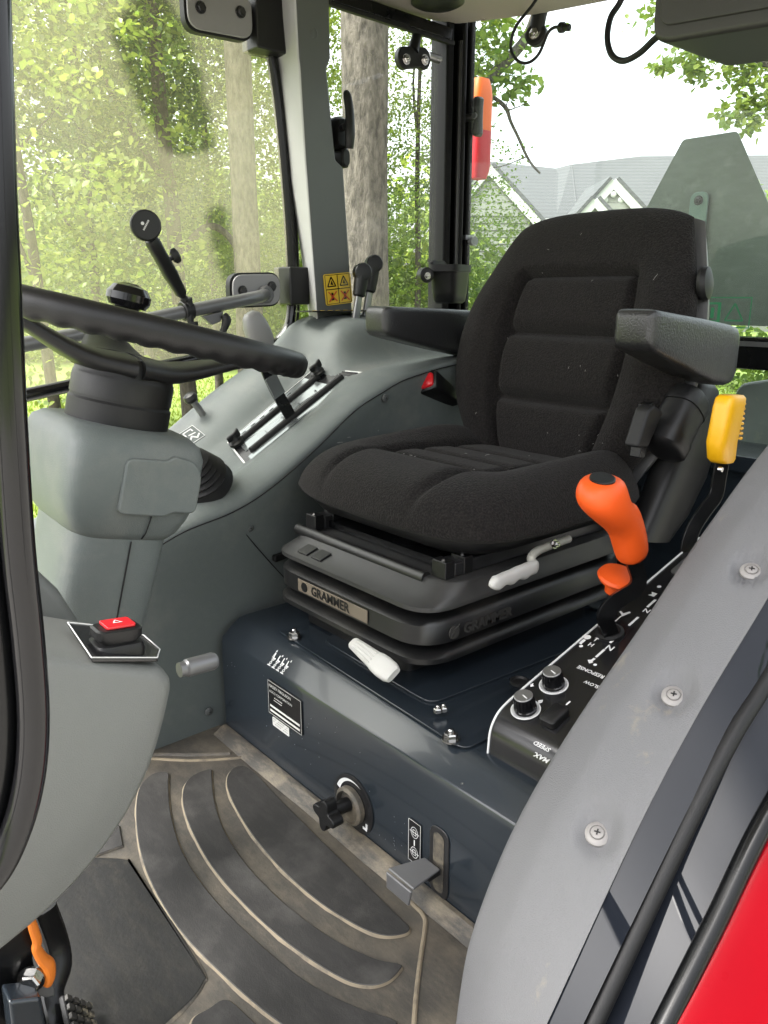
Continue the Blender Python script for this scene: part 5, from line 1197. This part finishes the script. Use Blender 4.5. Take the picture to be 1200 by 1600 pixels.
# what shows through the low rear pane
lg = empty('rear_guard', (2.0, .6, .3), 'dusty grey plastic guard behind the low rear window', 'guard')
make('guard_panel', *prism_g(roundpoly([(.30, .1), (0.969, .1), (0.949, 0.347), (0.931, 0.585), (.62, .655), (.30, .66)], .03, 4), (1.93, 0, 0), YY, UP, (.03, 0, 0)), 'guard_grey', lg, bevel=.008)
g = Geo()
for k in range(4): g.add(lathe_g([(.012, 0), (.012, .02), (.006, .026)], (1.945, .78 - k * .028, .632 + k * .004), UP, 12))
g.build('guard_lug', 'guard_grey', lg)

# ================================================================== phone holder on the grab bar
ph = empty('phone_mount', V((0.7606,1.5150,0.7661)), 'black ball-joint arm with a round magnetic disc clamped to the grab bar', 'phone mount')
dc = V((0.6529,1.4400,0.9200)); dn_ = (V((0, 0, .8)) - dc + V((.25, 0, .15))).normalized()
dk = make('disc', *lathe_g([(.024, -.014), (.0275, -.010), (.0275, .0), (.0255, .002), (.0245, .0012), (.0, .0016)], dc, dn_, 34), 'black_plastic', ph)
u, v, w_ = frame(dn_); g = Geo()
for k in range(7): g.add(box_g(dc + dn_ * .0022 + (u * .6 + v).normalized() * (-.009 + .003 * k), (.0020, .0030, .0004), ((u * .6 + v).normalized(), (v * .6 - u).normalized(), dn_)))
g.add(lathe_g([(.003, 0), (.003, .0004)], dc + dn_ * .0020 + v * .003 - u * .006, dn_, 12)); g.build('disc_print', 'label_white', dk, smooth=0)
a0, a1 = V((0.6653,1.4500,0.8967)), V((0.7406,1.4900,0.7962)); d_ = (a1 - a0).normalized(); L_ = (a1 - a0).length
u = V((0, -1, 0)); u = (u - d_ * u.dot(d_)).normalized(); v = d_.cross(u)
make('arm', *sloft_g([(a0 + d_ * L_ * q, v, u, a, b, 3) for q, a, b in ((0, .011, .010), (.05, .0135, .012), (.3, .0128, .012), (.6, .0138, .013), (.72, .0125, .012), (.95, .0105, .010), (1, .007, .007))], 22), 'black_plastic', ph, smooth=60)
make('ball', *lathe_g([(.002, -.008), (.007, -.004), (.0085, 0), (.007, .004), (.002, .008)], a1 + d_ * .008, d_, 16), 'black_rubber', ph)
kc = V((0.7138,1.4600,0.8680)); kd_ = (V((0.7248,1.4600,0.8741)) - V((0.6947,1.4600,0.8571))).normalized()
make('arm_knob', *tube_g([V((0.6930,1.4620,0.8571)), kc], .005, 8), 'black_plastic', ph)
make('arm_knob', *sloft_g([(kc + kd_ * h, V((-kd_.z, 0, kd_.x)), YY, a, b, 2) for h, a, b in ((-.004, .010, .005), (.0, .0145, .006), (.008, .0145, .006), (.011, .010, .004))], 14), 'black_plastic', ph)
cc = V((0.7632,1.5200,0.7672)); bd_ = (V((0.5570,1.5100,0.7305)) - V((0.7602,1.5200,0.7648))).normalized()
make('bar_clamp', *lathe_g([(.018, -.011), (.020, -.009), (.020, .009), (.018, .011)], cc, bd_, 20), 'black_plastic', ph)
make('clamp_bolt', *tube_g([cc + V((.0, -.012, -.022)), cc + V((0, -.012, .024)), a1 + d_ * .012], .007, 10, smooth=False), 'black_plastic', ph)
make('clamp_nut', *lathe_g([(.011, 0), (.011, .012)], cc + V((.004, -.014, -.034)), UP, 8), 'black_plastic', ph)
m2 = empty('bar_mount', V((0.8263,1.5100,0.7472)), 'small spare clip and ball joint below the grab bar, right of the phone arm', 'mount')
make('clip', *poly3_g([(0.7927,1.5120,0.7555), (0.8435,1.5120,0.7650), (0.8362,1.5120,0.7444), (0.8149,1.5120,0.7371)], (0, .012, 0)), 'gunmetal', m2, bevel=.002)
make('joint', *tube_g([V((0.8404,1.5100,0.7573)), V((0.8445,1.5050,0.7470)), V((0.8346,1.5000,0.7291)), V((0.8245,1.5000,0.7112))], [.008, .010, .007, .009], 12, res=4), 'black_plastic', m2)
m3 = empty('console_mount', V((0.7983,1.5600,0.5575)), 'small black ball mount standing on the far edge of the console, under the spoke', 'mount')
make('ball', *lathe_g([(.004, -.012), (.013, -.007), (.016, 0), (.013, .008), (.005, .012)], V((0.7790,1.5600,0.5841)), (-.5, 0, .8), 18), 'black_plastic', m3)
make('stem', *tube_g([V((0.7831,1.5600,0.5782)), V((0.7955,1.5600,0.5606)), V((0.8065,1.5600,0.5428))], .008, 10), 'steel', m3)

# ================================================================== pedals at the lower left
pe = empty('brake_pedal', (.16, .72, .03), 'black brake pedal bracket with an orange latch arm and hex nut, lower left corner', 'pedal')
make('bracket', *poly3_g([(0.0886,0.7400,0.1752), (0.1217,0.7400,0.2082), (0.1643,0.7400,0.2066), (0.1510,0.7400,0.1346), (0.1555,0.7400,0.0473), (0.1378,0.7400,-0.0273), (0.0695,0.7400,0.0287)], (0, .012, 0)), 'black_paint', pe, bevel=.003)
make('pedal_arm', *tube_g([V((0.1822,0.8000,0.1387)), V((0.1896,0.8000,0.0905)), V((0.1876,0.7900,0.0636)), V((0.1737,0.7800,0.0449)), V((0.1708,0.7600,0.0278)), V((0.1705,0.7500,-0.0082))], .013, 10, res=4, flat=.5, hint=(1, 0, 0)), 'black_paint', pe)
make('latch_arm', *tube_g([V((0.1497,0.7250,0.2060)), V((0.1522,0.7250,0.1850)), V((0.1540,0.7250,0.1681)), V((0.1524,0.7250,0.1596)), V((0.1563,0.7250,0.1443)), V((0.1614,0.7250,0.1328)), V((0.1612,0.7250,0.1191)), V((0.1577,0.7250,0.1107))], [.0042, .0055, .0056, .0056, .0065, .0075, .0068, .0058], 12, res=5, flat=.8), 'orange_worn', pe)
make('latch_tab', *poly3_g([(0.1572,0.7300,0.1382), (0.1610,0.7300,0.1374), (0.1655,0.7300,0.0956), (0.1645,0.7300,0.0869), (0.1557,0.7300,0.0898), (0.1477,0.7300,0.0987)], (0, .008, 0)), 'gunmetal', pe, bevel=.002)
make('nut', *hexbolt_g(V((0.1454,0.7300,0.1233)), (-.55, -.8, .1), .0095, .012, True, False), 'chrome', pe)
make('thread', *lathe_g([(.0055, 0), (.0055, .030)], V((0.1476,0.7350,0.1178)), (-.8, -.55, .0), 12), 'steel', pe)
make('step_block', *poly3_g([(0.1163,0.7000,0.1373), (0.1458,0.7000,0.1214), (0.1460,0.7000,0.0557), (0.1145,0.7000,0.0718)], (0, .03, 0)), 'navy', pe, bevel=.004)
q0, q1, q2 = V((0.1794,0.7600,0.0556)), V((0.2072,0.7600,0.0217)), V((0.1701,0.7000,0.0372))
pu, pv = (q1 - q0), (q2 - q0); pnn = pu.cross(pv).normalized(); pnn = pnn if pnn.z > 0 else -pnn
pdp = make('tread_pad', *poly3_g([q0, q1, q1 + pv * 1.1, q0 + pv], pnn * -.008), 'black_rubber', pe, bevel=.003)
for i in range(4):
    for j in range(6):
        c2 = q0 + pu * (.14 + .24 * i) + pv * (.08 + .165 * j)
        make('tread_block', *box_g(c2 + pnn * .001, (pu.length * .19, pv.length * .11, .005), (pu.normalized(), pnn.cross(pu.normalized()), pnn)), 'tread_dusty', pdp, bevel=.001, bseg=1)

# ================================================================== the garden outside
GZ = -.95
def leafmat(name, c1, c2, tr=.45):
    m = bpy.data.materials.new(name); m.use_nodes = True; MATS[name] = m
    n, l = m.node_tree.nodes, m.node_tree.links
    n.remove(n['Principled BSDF']); out = n['Material Output']
    ge = n.new('ShaderNodeNewGeometry'); rp = n.new('ShaderNodeValToRGB')
    rp.color_ramp.elements[0].color = (*c1, 1); rp.color_ramp.elements[1].color = (*c2, 1)
    l.new(ge.outputs['Random Per Island'], rp.inputs[0])
    d = n.new('ShaderNodeBsdfDiffuse'); t = n.new('ShaderNodeBsdfTranslucent'); g_ = n.new('ShaderNodeBsdfGlossy'); g_.inputs['Roughness'].default_value = .45; g_.inputs[0].default_value = (.6, .6, .6, 1)
    l.new(rp.outputs[0], d.inputs[0]); l.new(rp.outputs[0], t.inputs[0])
    m1 = n.new('ShaderNodeMixShader'); m1.inputs[0].default_value = tr; l.new(d.outputs[0], m1.inputs[1]); l.new(t.outputs[0], m1.inputs[2])
    m2 = n.new('ShaderNodeMixShader'); m2.inputs[0].default_value = .06; l.new(m1.outputs[0], m2.inputs[1]); l.new(g_.outputs[0], m2.inputs[2])
    l.new(m2.outputs[0], out.inputs['Surface'])
leafmat('leaf_maple', (.085, .160, .018), (.220, .300, .045), .55)
leafmat('leaf_dark', (.035, .085, .012), (.095, .170, .022), .45)
leafmat('leaf_lime', (.130, .215, .022), (.300, .360, .055), .55)
leafmat('grass_blade', (.13, .205, .018), (.26, .32, .035), .4)
mat('lawn', (.125, .175, .028), .95, k=1, var=.5, vscale=.7, bump=.6, bscale=30, dirt=(.16, .23, .035), dscale=1.5, dthr=.5, dw=.2)

gm = make('ground', [(-400, -400, GZ), (400, -400, GZ), (400, 400, GZ), (-400, 400, GZ)], [[0, 1, 2, 3]], 'lawn', None, smooth=0)
tag(gm, 'mown green lawn around the tractor', None, None, 'structure')
mat('driveway', (.30, .285, .26), .9, k=1, var=.2, vscale=1.5, bump=.5, bscale=60)
dv = make('driveway', *prism_g(roundpoly([(-25, -14), (12, -14), (12, 3.0), (-25, 3.0)], .5), (0, 0, GZ - .05), XX, YY, (0, 0, .054)), 'driveway', None, smooth=0)
tag(dv, 'pale concrete driveway the tractor stands on', None, None, 'structure')
rnd = random.Random(3)
gv_, gf_ = [], []
def dirxy(px): # compass heading of a sight line from the cab door
    a = R(40.3) + math.atan((px - 600) / 1276.0); return V((math.sin(a), math.cos(a), 0))
for _ in range(46000):
    a = R(rnd.uniform(8, 72)); r_ = 2.6 + 15 * rnd.random() ** 1.3
    x, y = math.sin(a) * r_, math.cos(a) * r_
    h = rnd.uniform(.04, .085); w2 = rnd.uniform(.004, .009) * (1 + r_ * .06); t = rnd.uniform(0, 6.28); lx, ly = rnd.gauss(0, .03), rnd.gauss(0, .03)
    k = len(gv_); gv_ += [(x - w2 * math.cos(t), y - w2 * math.sin(t), GZ), (x + w2 * math.cos(t), y + w2 * math.sin(t), GZ), (x + lx, y + ly, GZ + h)]; gf_.append([k, k + 1, k + 2])
tag(make('lawn_grass', gv_, gf_, 'grass_blade', None, smooth=0), 'short bright green lawn grass seen through the panes', 'grass', None, 'stuff')

def leaf_at(vs_, fs, c, s, rnd_, droop=.5):
    """one ovate leaf folded along its midrib"""
    d = V((rnd_.gauss(0, 1), rnd_.gauss(0, 1), rnd_.gauss(-droop, .6))); d = d.normalized() if d.length > .01 else V((1, 0, 0))
    n_ = V((rnd_.gauss(0, .5), rnd_.gauss(0, .5), 1)); sd_ = d.cross(n_).normalized(); n_ = sd_.cross(d)
    k = len(vs_)
    vs_ += [c, c + d * s * .38 + sd_ * s * .36 + n_ * s * .07, c + d * s * .75 + sd_ * s * .22 + n_ * s * .03, c + d * s, c + d * s * .75 - sd_ * s * .22 + n_ * s * .03, c + d * s * .38 - sd_ * s * .36 + n_ * s * .07]
    fs += [[k, k + 1, k + 2, k + 3], [k, k + 3, k + 4, k + 5]]
def fast_mesh(name, vs_, fs, m):
    me = bpy.data.meshes.new(name); me.from_pydata([tuple(v) for v in vs_], [], fs); me.materials.append(MATS[m]); return me
def crown_mesh(name, seed, rx, rz, ncl, per, s, spread, m):
    r_ = random.Random(seed); vs_, fs = [], []
    for _ in range(ncl):
        while True:
            p = V((r_.uniform(-1, 1), r_.uniform(-1, 1), r_.uniform(-1, 1)))
            if p.length < 1 and (p.length > .35 or r_.random() < .35): break
        wob = 1 + .35 * noise.noise(p * 2.3 + V((seed, 0, 0)))
        c = V((p.x * rx * wob, p.y * rx * wob, p.z * rz * wob))
        for _ in range(per):
            q = c + V((r_.gauss(0, spread), r_.gauss(0, spread), r_.gauss(0, spread * .55)))
            leaf_at(vs_, fs, q, s * r_.uniform(.65, 1.25), r_)
    return fast_mesh(name, vs_, fs, m)
CROWN = {
    'maple_a': crown_mesh('maple_crown', 1, 2.0, 2.2, 330, 34, .072, .16, 'leaf_maple'),
    'maple_b': crown_mesh('maple_crown', 2, 2.0, 2.4, 270, 34, .076, .16, 'leaf_lime'),
    'dark': crown_mesh('dark_crown', 3, 1.9, 2.3, 360, 32, .07, .16, 'leaf_dark'),
    'shrub': crown_mesh('shrub_crown', 4, 1.0, .9, 150, 26, .075, .14, 'leaf_lime'),
    'shrub_b': crown_mesh('shrub_crown', 5, 1.0, 1.0, 150, 26, .08, .14, 'leaf_maple'),
}
def add_part(name, me, parent, loc=(0, 0, 0), sc=(1, 1, 1), rz=0):
    o = bpy.data.objects.new(name, me); C.objects.link(o); o.parent = parent; o.location = loc; o.scale = sc; o.rotation_euler = (0, 0, rz); return o
def trunk_g(h, r0, r1, seed, lean=(0, 0), base=V((0, 0, 0))):
    r_ = random.Random(seed); pts, rr = [], []
    for k in range(9):
        q = k / 8; pts.append(base + V((lean[0] * q + r_.gauss(0, .02) * q, lean[1] * q + r_.gauss(0, .02) * q, h * q))); rr.append((r0 + (r1 - r0) * q) * (1.28 if k == 0 else 1.06 if k == 1 else 1))
    vf = tube_g(pts, rr, 44, res=9)
    m = len(vf[0]) // 44; vs_ = []
    for i in range(m):
        ring = vf[0][i * 44:(i + 1) * 44]; c = sum(ring, V((0, 0, 0))) / 44
        for p in ring:
            d = p - c; a = math.atan2(d.y, d.x)
            f = noise.noise(V((math.cos(a) * 5, math.sin(a) * 5, p.z * .9 + seed))); f2 = noise.noise(V((math.cos(a) * 1.4, math.sin(a) * 1.4, p.z * .5 + seed)))
            vs_.append(c + d * (1 + .07 * (1 - 2 * abs(f)) + .09 * f2))
    return vs_, vf[1]
def tree(name, label, px_, d, h, r0, r1, crowns, seed, bark='bark', lean=(0, 0), limbs=True, group=None):
    p = dirxy(px_) * d; root = empty(name, (p.x, p.y, GZ), label, 'tree', group)
    r_ = random.Random(seed * 13)
    vf = trunk_g(h, r0, r1, seed, lean); vf = ([V(v) + V(root.location) for v in vf[0]], vf[1])
    tk = make('trunk', *vf, bark, root, smooth=60)
    for k, (cn, cz, sc, dx, dy) in enumerate(crowns):
        add_part('crown', CROWN[cn], root, (dx, dy, cz), (sc, sc, sc), r_.uniform(0, 6.28))
        if limbs:
            b0 = V(root.location) + V((lean[0] * (cz - .8) / h, lean[1] * (cz - .8) / h, max(.3, cz - .9 * sc - .3))); b1 = V(root.location) + V((dx * .8 + r_.gauss(0, .4), dy * .8 + r_.gauss(0, .4), cz + .5))
            make('limb', *tube_g([b0, b0.lerp(b1, .5) + V((r_.gauss(0, .15), r_.gauss(0, .15), .1)), b1], [r0 * .45, r0 * .32, r0 * .12], 8, res=5), bark, tk)
    return root
WG = 'trees at the edge of the lawn'
tree('shade_tree', 'thick straight ridged grey trunk behind the window latch', 572, 5.6, 9, .150, .125, [('maple_a', 7.5, 1.1, .5, 1.0)], 1)
tree('shade_tree', 'pale brown trunk beside the right edge of the hazy door glass', 387, 8.0, 8, .125, .10, [('maple_b', 6.6, 1.0, .2, 1.2)], 2, lean=(.05, .05))
t3 = tree('maple_tree', 'slim dark trunk with a side limb behind the clear patch of the door glass', 288, 9.2, 7.0, .085, .05, [('dark', 3.9, .85, -.35, .6), ('maple_a', 6.3, .9, .2, .8)], 3, bark='bark_dark', lean=(-.25, 0))
tree('maple_tree', 'leafy maple at the far left of the door glass', 70, 8.5, 5.5, .055, .03, [('maple_b', 3.0, .95, -.2, .2), ('maple_a', 4.9, .8, .3, .4)], 4, bark='bark_dark', lean=(-.2, 0))
tree('maple_tree', 'slender maple between the far-left one and the clear patch', 150, 10.5, 6.5, .06, .03, [('maple_a', 3.2, .95, .1, .3), ('maple_b', 5.4, .9, -.3, .2)], 5, bark='bark_dark')
tree('maple_tree', 'bright maple crown right of the clear patch, left of the pale trunk', 335, 13, 6.5, .06, .03, [('maple_b', 3.4, 1.0, 0, 0), ('maple_a', 5.8, .9, .3, .2)], 6)
tree('maple_tree', 'loose green tree seen between the door edge and the grey post', 455, 12, 6, .06, .03, [('maple_a', 2.6, .8, 0, 0), ('maple_b', 4.9, .7, .2, 0)], 7)
tree('young_tree', 'airy young tree right of the thick trunk in the quarter window', 652, 9.0, 4.6, .04, .015, [('maple_a', 2.5, .52, .1, .0), ('maple_b', 3.9, .42, -.1, 0)], 8, bark='bark_dark')
tree('maple_tree', 'dark leafy tree far behind the phone arm, above the spinner knob', 225, 20, 7, .09, .05, [('dark', 3.4, 1.2, 0, 0), ('maple_b', 6.8, 1.4, .5, .5)], 9)
# side limb seen on the third tree
r0 = V(t3.location); b = dirxy(288) * 9.2; rgt = V((math.cos(R(40.3)), -math.sin(R(40.3)), 0))
make('limb', *tube_g([r0 + V((-.12, 0, 2.05)), r0 + rgt * .25 + V((0, 0, 2.42)), r0 + rgt * .5 + V((0, 0, 2.36)), r0 + rgt * .75 + V((0, 0, 1.95)), r0 + rgt * .95 + V((0, 0, 1.75))], [.045, .04, .034, .028, .02], 10, res=5), 'bark', [c for c in t3.children if c.name.startswith('trunk')][0])
# shrubs along the lawn edge
for i, (px_, d, s, cn, lab) in enumerate(((610, 11, 1.5, 'shrub', 'lime green shrub at the foot of the thick trunk in the quarter window'), (665, 10, 1.35, 'shrub_b', 'rounded green shrub left of the corner post in the quarter window'), (765, 13, 1.25, 'shrub', 'lime green shrub right of the corner post in the rear window'), (820, 15, 1.1, 'shrub_b', 'green shrub low against the house, beside the backrest top'),
                                        (440, 22, 2.4, 'shrub_b', 'dense green shrub below the lower hinge plate'), (330, 24, 2.8, 'shrub_b', 'green shrub at the foot of the clear-patch tree, above the grab bar'), (60, 24, 2.8, 'shrub', 'yellow-green shrub at the far left above the steering wheel rim'), (200, 25, 3.0, 'shrub', 'yellow-green shrub above the spinner knob'), (1215, 17, 2.0, 'shrub_b', 'green bush at the right picture edge beside the triangle sign'))):
    p = dirxy(px_) * d; root = empty('garden_shrub', (p.x, p.y, GZ), lab, 'shrub', 'shrubs at the lawn edge')
    add_part('crown', CROWN[cn], root, (0, 0, .8 * s), (s, s, s * 1.15), i * 1.3)
    make('trunk', *tube_g([V((p.x, p.y, GZ)), V((p.x + .1, p.y, GZ + .5 * s)), V((p.x, p.y + .1, GZ + s))], [.05, .035, .02], 8, res=3), 'bark_dark', root)
# the wood behind as one mass
r_ = random.Random(21); vs_, fs = [], []
for _ in range(1100):
    a = R(r_.uniform(8, 46)); dd = r_.uniform(25, 34); hz = GZ + abs(r_.gauss(0, 1)) * 2.3 + .2
    if noise.noise(V((a * 18, hz * .45, 3))) < .0 and hz > .8: continue
    c = V((math.sin(a) * dd, math.cos(a) * dd, hz))
    for _ in range(15): leaf_at(vs_, fs, c + V((r_.gauss(0, .6), r_.gauss(0, .6), r_.gauss(0, .45))), r_.uniform(.25, .5), r_)
wm = bpy.data.objects.new('far_wood', fast_mesh('far_wood', vs_, fs, 'leaf_lime')); C.objects.link(wm)
tag(wm, 'hazy mass of green woodland filling the far side of the lawn', 'woodland', None, 'stuff')
# tree behind the corner post with a limb and a bare hanging twig
p = dirxy(708) * 8; rt8 = empty('oak_tree', (p.x, p.y, GZ), 'tree hidden by the corner post, its grey limb and bare twig crossing the rear window', 'tree')
tk = make('trunk', *tube_g([V((p.x, p.y, GZ)), V((p.x, p.y, .8)), V((6.3640,6.1467,2.6106)), V((6.5170,6.1058,2.8551)), V((6.7494,5.9977,3.0995)), V((6.9481,5.9203,3.3502)), V((7.1481,5.9148,3.8015))], [.13, .11, .075, .058, .055, .05, .045], 14, res=6), 'bark', rt8, smooth=60)
make('twig', *tube_g([V((6.4623,6.1318,2.7987)), V((6.5502,6.0344,2.7360)), V((6.6391,5.9180,2.6232)), V((6.6541,5.8551,2.4853)), V((6.6855,5.7715,2.3286)), V((6.7147,5.6852,2.1594)), V((6.7463,5.6220,2.0591)), V((6.7912,5.5542,1.9776))], [.024, .020, .022, .016, .015, .014, .013, .010], 8, res=4), 'bark_dark', tk)
for pts in (((6.6391,5.9180,2.6232), (6.6869,5.9139,2.7234), (6.7621,5.8820,2.8112)), ((6.6644,5.8874,2.5981), (6.7665,5.8168,2.6420), (6.8587,5.7545,2.6858)), ((6.7113,5.6813,2.1406), (6.5379,5.7986,2.0591), (6.4342,5.8775,2.0340))):
    make('twig', *tube_g([V(q) for q in pts], [.007, .005, .003], 6, res=4), 'bark_dark', tk)
vs_, fs = [], []
for q, n2, sp in (((6.6365,6.1663,3.3001), 170, .22), ((6.5307,6.1421,2.9867), 120, .18), ((6.8025,5.8592,2.8425), 90, .10), ((6.5714,6.0392,2.7987), 60, .12), ((6.5958,6.2692,3.4881), 120, .2), ((7.2308,6.4963,3.7227), 90, .2)):
    for _ in range(n2): leaf_at(vs_, fs, V(q) + V((r_.gauss(0, sp), r_.gauss(0, sp), r_.gauss(0, sp * .8))) - p - V((0, 0, GZ)), r_.uniform(.06, .12), r_)
add_part('crown', fast_mesh('oak_crown', vs_, fs, 'leaf_maple'), rt8)
# tree at the right whose branch dips into the picture
p = dirxy(1420) * 7.5; rt9 = empty('oak_tree', (p.x, p.y, GZ), 'leafy brown branch dipping into the top right corner from a tree out of view', 'tree')
tk = make('trunk', *tube_g([V((p.x, p.y, GZ)), V((p.x, p.y, 1.5)), V((7.7077,2.9494,2.1904)), V((6.6940,3.0664,2.3930)), V((6.5349,3.2560,2.5434)), V((6.4097,3.4100,2.6750)), V((6.2287,3.6490,2.9101)), V((6.1017,3.8764,3.2391))], [.16, .14, .10, .07, .055, .05, .04, .03], 14, res=6), 'bark_dark', rt9, smooth=60)
vs_, fs = [], []
for q, n2, sp in (((6.0935,3.6405,2.5716), 90, .09), ((6.1815,3.5557,2.5434), 60, .07), ((6.1241,3.5634,2.4306), 50, .05), ((5.9328,3.7376,2.4635), 45, .045), ((6.1589,3.5065,2.3554), 12, .03), ((6.4149,3.3030,2.3930), 130, .10), ((6.4296,3.2222,2.2050), 110, .07), ((6.2916,3.3085,2.1204), 70, .06), ((6.5164,3.2341,2.4400), 110, .10), ((6.5444,3.1163,2.1815), 90, .10), ((6.3752,3.2034,2.0264), 60, .05), ((5.9598,3.8599,2.8631), 60, .08), ((6.3802,3.3752,2.5105), 70, .08)):
    for _ in range(n2): leaf_at(vs_, fs, V(q) + V((r_.gauss(0, sp), r_.gauss(0, sp), r_.gauss(0, sp * .7))) - p - V((0, 0, GZ)), r_.uniform(.045, .085), r_)
add_part('crown', fast_mesh('oak_crown', vs_, fs, 'leaf_lime'), rt9)

# ================================================================== the house
ho = empty('house', (dirxy(900).x * 36, dirxy(900).y * 36, GZ), 'beige sided house with a large grey shingle roof and white trimmed gables', 'house')
fwd = V((math.sin(R(40.3)), math.cos(R(40.3)), 0))
def drop(q): q = V(q); return V((q.x, q.y, GZ))
# main walls
A, B = V((27.8198,26.5593,4.0122)), V((39.0255,17.0562,4.0122))
make('wall', [drop(A), drop(B), B, A, drop(A) + fwd * 9, drop(B) + fwd * 9, B + fwd * 9, A + fwd * 9], [[0, 1, 2, 3], [4, 7, 6, 5], [0, 3, 7, 4], [1, 5, 6, 2]], 'siding', ho, smooth=0)
def roofpl(name, pts, th=.22): return make(name, *poly3_g([V(q) for q in pts], (0, 0, -th)), 'roof_shingle', ho, smooth=0)
roofpl('roof', [(27.0580,26.2990,3.7645), (31.0019,22.9845,3.8477), (35.4611,28.0024,7.0922), (32.4090,30.7426,7.5098)])
roofpl('roof', [(30.0143,23.5337,3.8029), (38.5700,16.2778,3.8029), (45.0391,20.1249,7.7668), (38.9263,25.2856,7.7025), (35.2251,26.8544,7.1268)])
roofpl('roof', [(32.4485,30.7801,7.5180), (35.5043,28.0366,7.0999), (36.1498,27.5593,7.2928), (38.9737,25.3165,7.7109), (45.0941,20.1495,7.7752), (50.9169,22.2289,4.8095), (36.4913,34.4627,4.8095)])
roofpl('roof', [(29.8370,23.5348,3.7669), (30.7293,22.7781,3.7669), (35.2334,26.7821,7.1345), (35.3746,27.9341,7.0769)], .1)
def gable(apex, l, rr, d, depth=3.5, tri=True, trim=.22):
    a_, l_, r2_ = V(apex), V(l), V(rr)
    gw = make('gable_wall', *poly3_g([a_, l_, drop(l_), drop(r2_), r2_], fwd * .2), 'siding', ho, smooth=0)
    for e in (l_, r2_):
        dd = (e - a_).normalized(); up2 = fwd.cross(dd).normalized(); up2 = up2 if up2.z > 0 else -up2; Ln = (e - a_).length + .5
        make('barge_board', *poly3_g([a_ - fwd * .25 + up2 * .12, a_ + dd * Ln - fwd * .25 + up2 * .12, a_ + dd * Ln - fwd * .25 - up2 * trim, a_ - fwd * .25 - up2 * trim - UP * .0], fwd * .12), 'house_trim', gw, smooth=0)
        make('gable_roof', *poly3_g([a_ - fwd * .3 + up2 * .12, a_ + dd * (Ln + .1) - fwd * .3 + up2 * .12, a_ + dd * (Ln + .1) + fwd * depth + up2 * .12, a_ + fwd * depth + up2 * .12], up2 * .14), 'roof_shingle', gw, smooth=0)
    # siding courses
    h = a_.z - l_.z; k = 0
    z = l_.z - 2.0
    while z < a_.z - .3:
        if z > l_.z: q = (z - l_.z) / h; x0_, x1_ = l_.lerp(a_, q), r2_.lerp(a_, q)
        else: x0_, x1_ = V((l_.x, l_.y, z)), V((r2_.x, r2_.y, z))
        x0_.z = x1_.z = z
        make('siding_board', *poly3_g([x0_ - fwd * .035, x1_ - fwd * .035, x1_ - fwd * .005 + UP * .26, x0_ - fwd * .005 + UP * .26], fwd * .01), 'siding', gw, smooth=0)
        z += .28
    return gw, a_, l_, r2_
gable((26.3980,24.3661,5.8903), (24.7657,25.0547,3.9772), (27.3941,22.8444,4.0289), 33, 6)
g1, a_, l_, r2_ = gable((31.1827,21.5120,5.4586), (29.9223,22.0772,4.0734), (31.9462,20.3609,4.0734), 34, 5, trim=.24)
# fretwork in the dormer peak
for k in range(3):
    q = a_ + V((0, 0, -.55 - .22 * (k != 1))) + rgt * (.34 * (k - 1)) - fwd * .27
    make('fret_block', *lathe_g([(.13, 0), (.13, .06), (.07, .08)], q, -fwd, 10), 'house_trim', g1, smooth=0)
make('fret_bar', *box_g(a_ + V((0, 0, -.95)) - fwd * .27, (1.75, .10, .12), (rgt, fwd, UP)), 'house_trim', g1, smooth=0)
gable((29.8910,21.4757,4.5913), (29.2164,21.7718,3.8325), (30.2933,20.8585,3.8325), 33.4, 2, trim=.2)
make('gutter', *box_g((V((27.2640,26.0253,3.8667)) + V((30.9193,22.9254,3.8667))) / 2, ((V((27.2640,26.0253,3.8667)) - V((30.9193,22.9254,3.8667))).length, .14, .16), (rgt, fwd, UP)), 'house_trim', ho, smooth=0)
for px_, py_ in ((768, 366), (800, 366), (846, 372)):
    c_ = V((28.3044,25.7943,3.4126)) + rgt * (px_ - 768) / 1230 * 36; 
    wf = make('window', *box_g(c_ - fwd * .05, (.95, .12, 1.35), (rgt, fwd, UP)), 'house_trim', ho, smooth=0)
    for sx in (-1, 1):
        for sz in (-1, 1): make('pane', *box_g(c_ - fwd * .115 + rgt * .215 * sx + UP * .31 * sz, (.36, .01, .54), (rgt, fwd, UP)), 'house_window', wf, smooth=0)
# two trees behind the photographer, mirrored in the sill
for k, (x, y, cn, lab) in enumerate(((2.2, -4.6, 'maple_a', 'broad maple behind the photographer, mirrored high in the glossy sill'), (-2.5, -12.0, 'dark', 'dark tree far behind the photographer, mirrored low in the glossy sill'))):
    root = empty('maple_tree', (x, y, GZ), lab, 'tree')
    make('trunk', *[[V(v) + V((x, y, GZ)) for v in trunk_g(5, .14, .08, 40 + k)[0]], trunk_g(5, .14, .08, 40 + k)[1]], 'bark', root)
    add_part('crown', CROWN[cn], root, (0, 0, 6.2 - k), (.85, .85, .8), 1.0 + k)
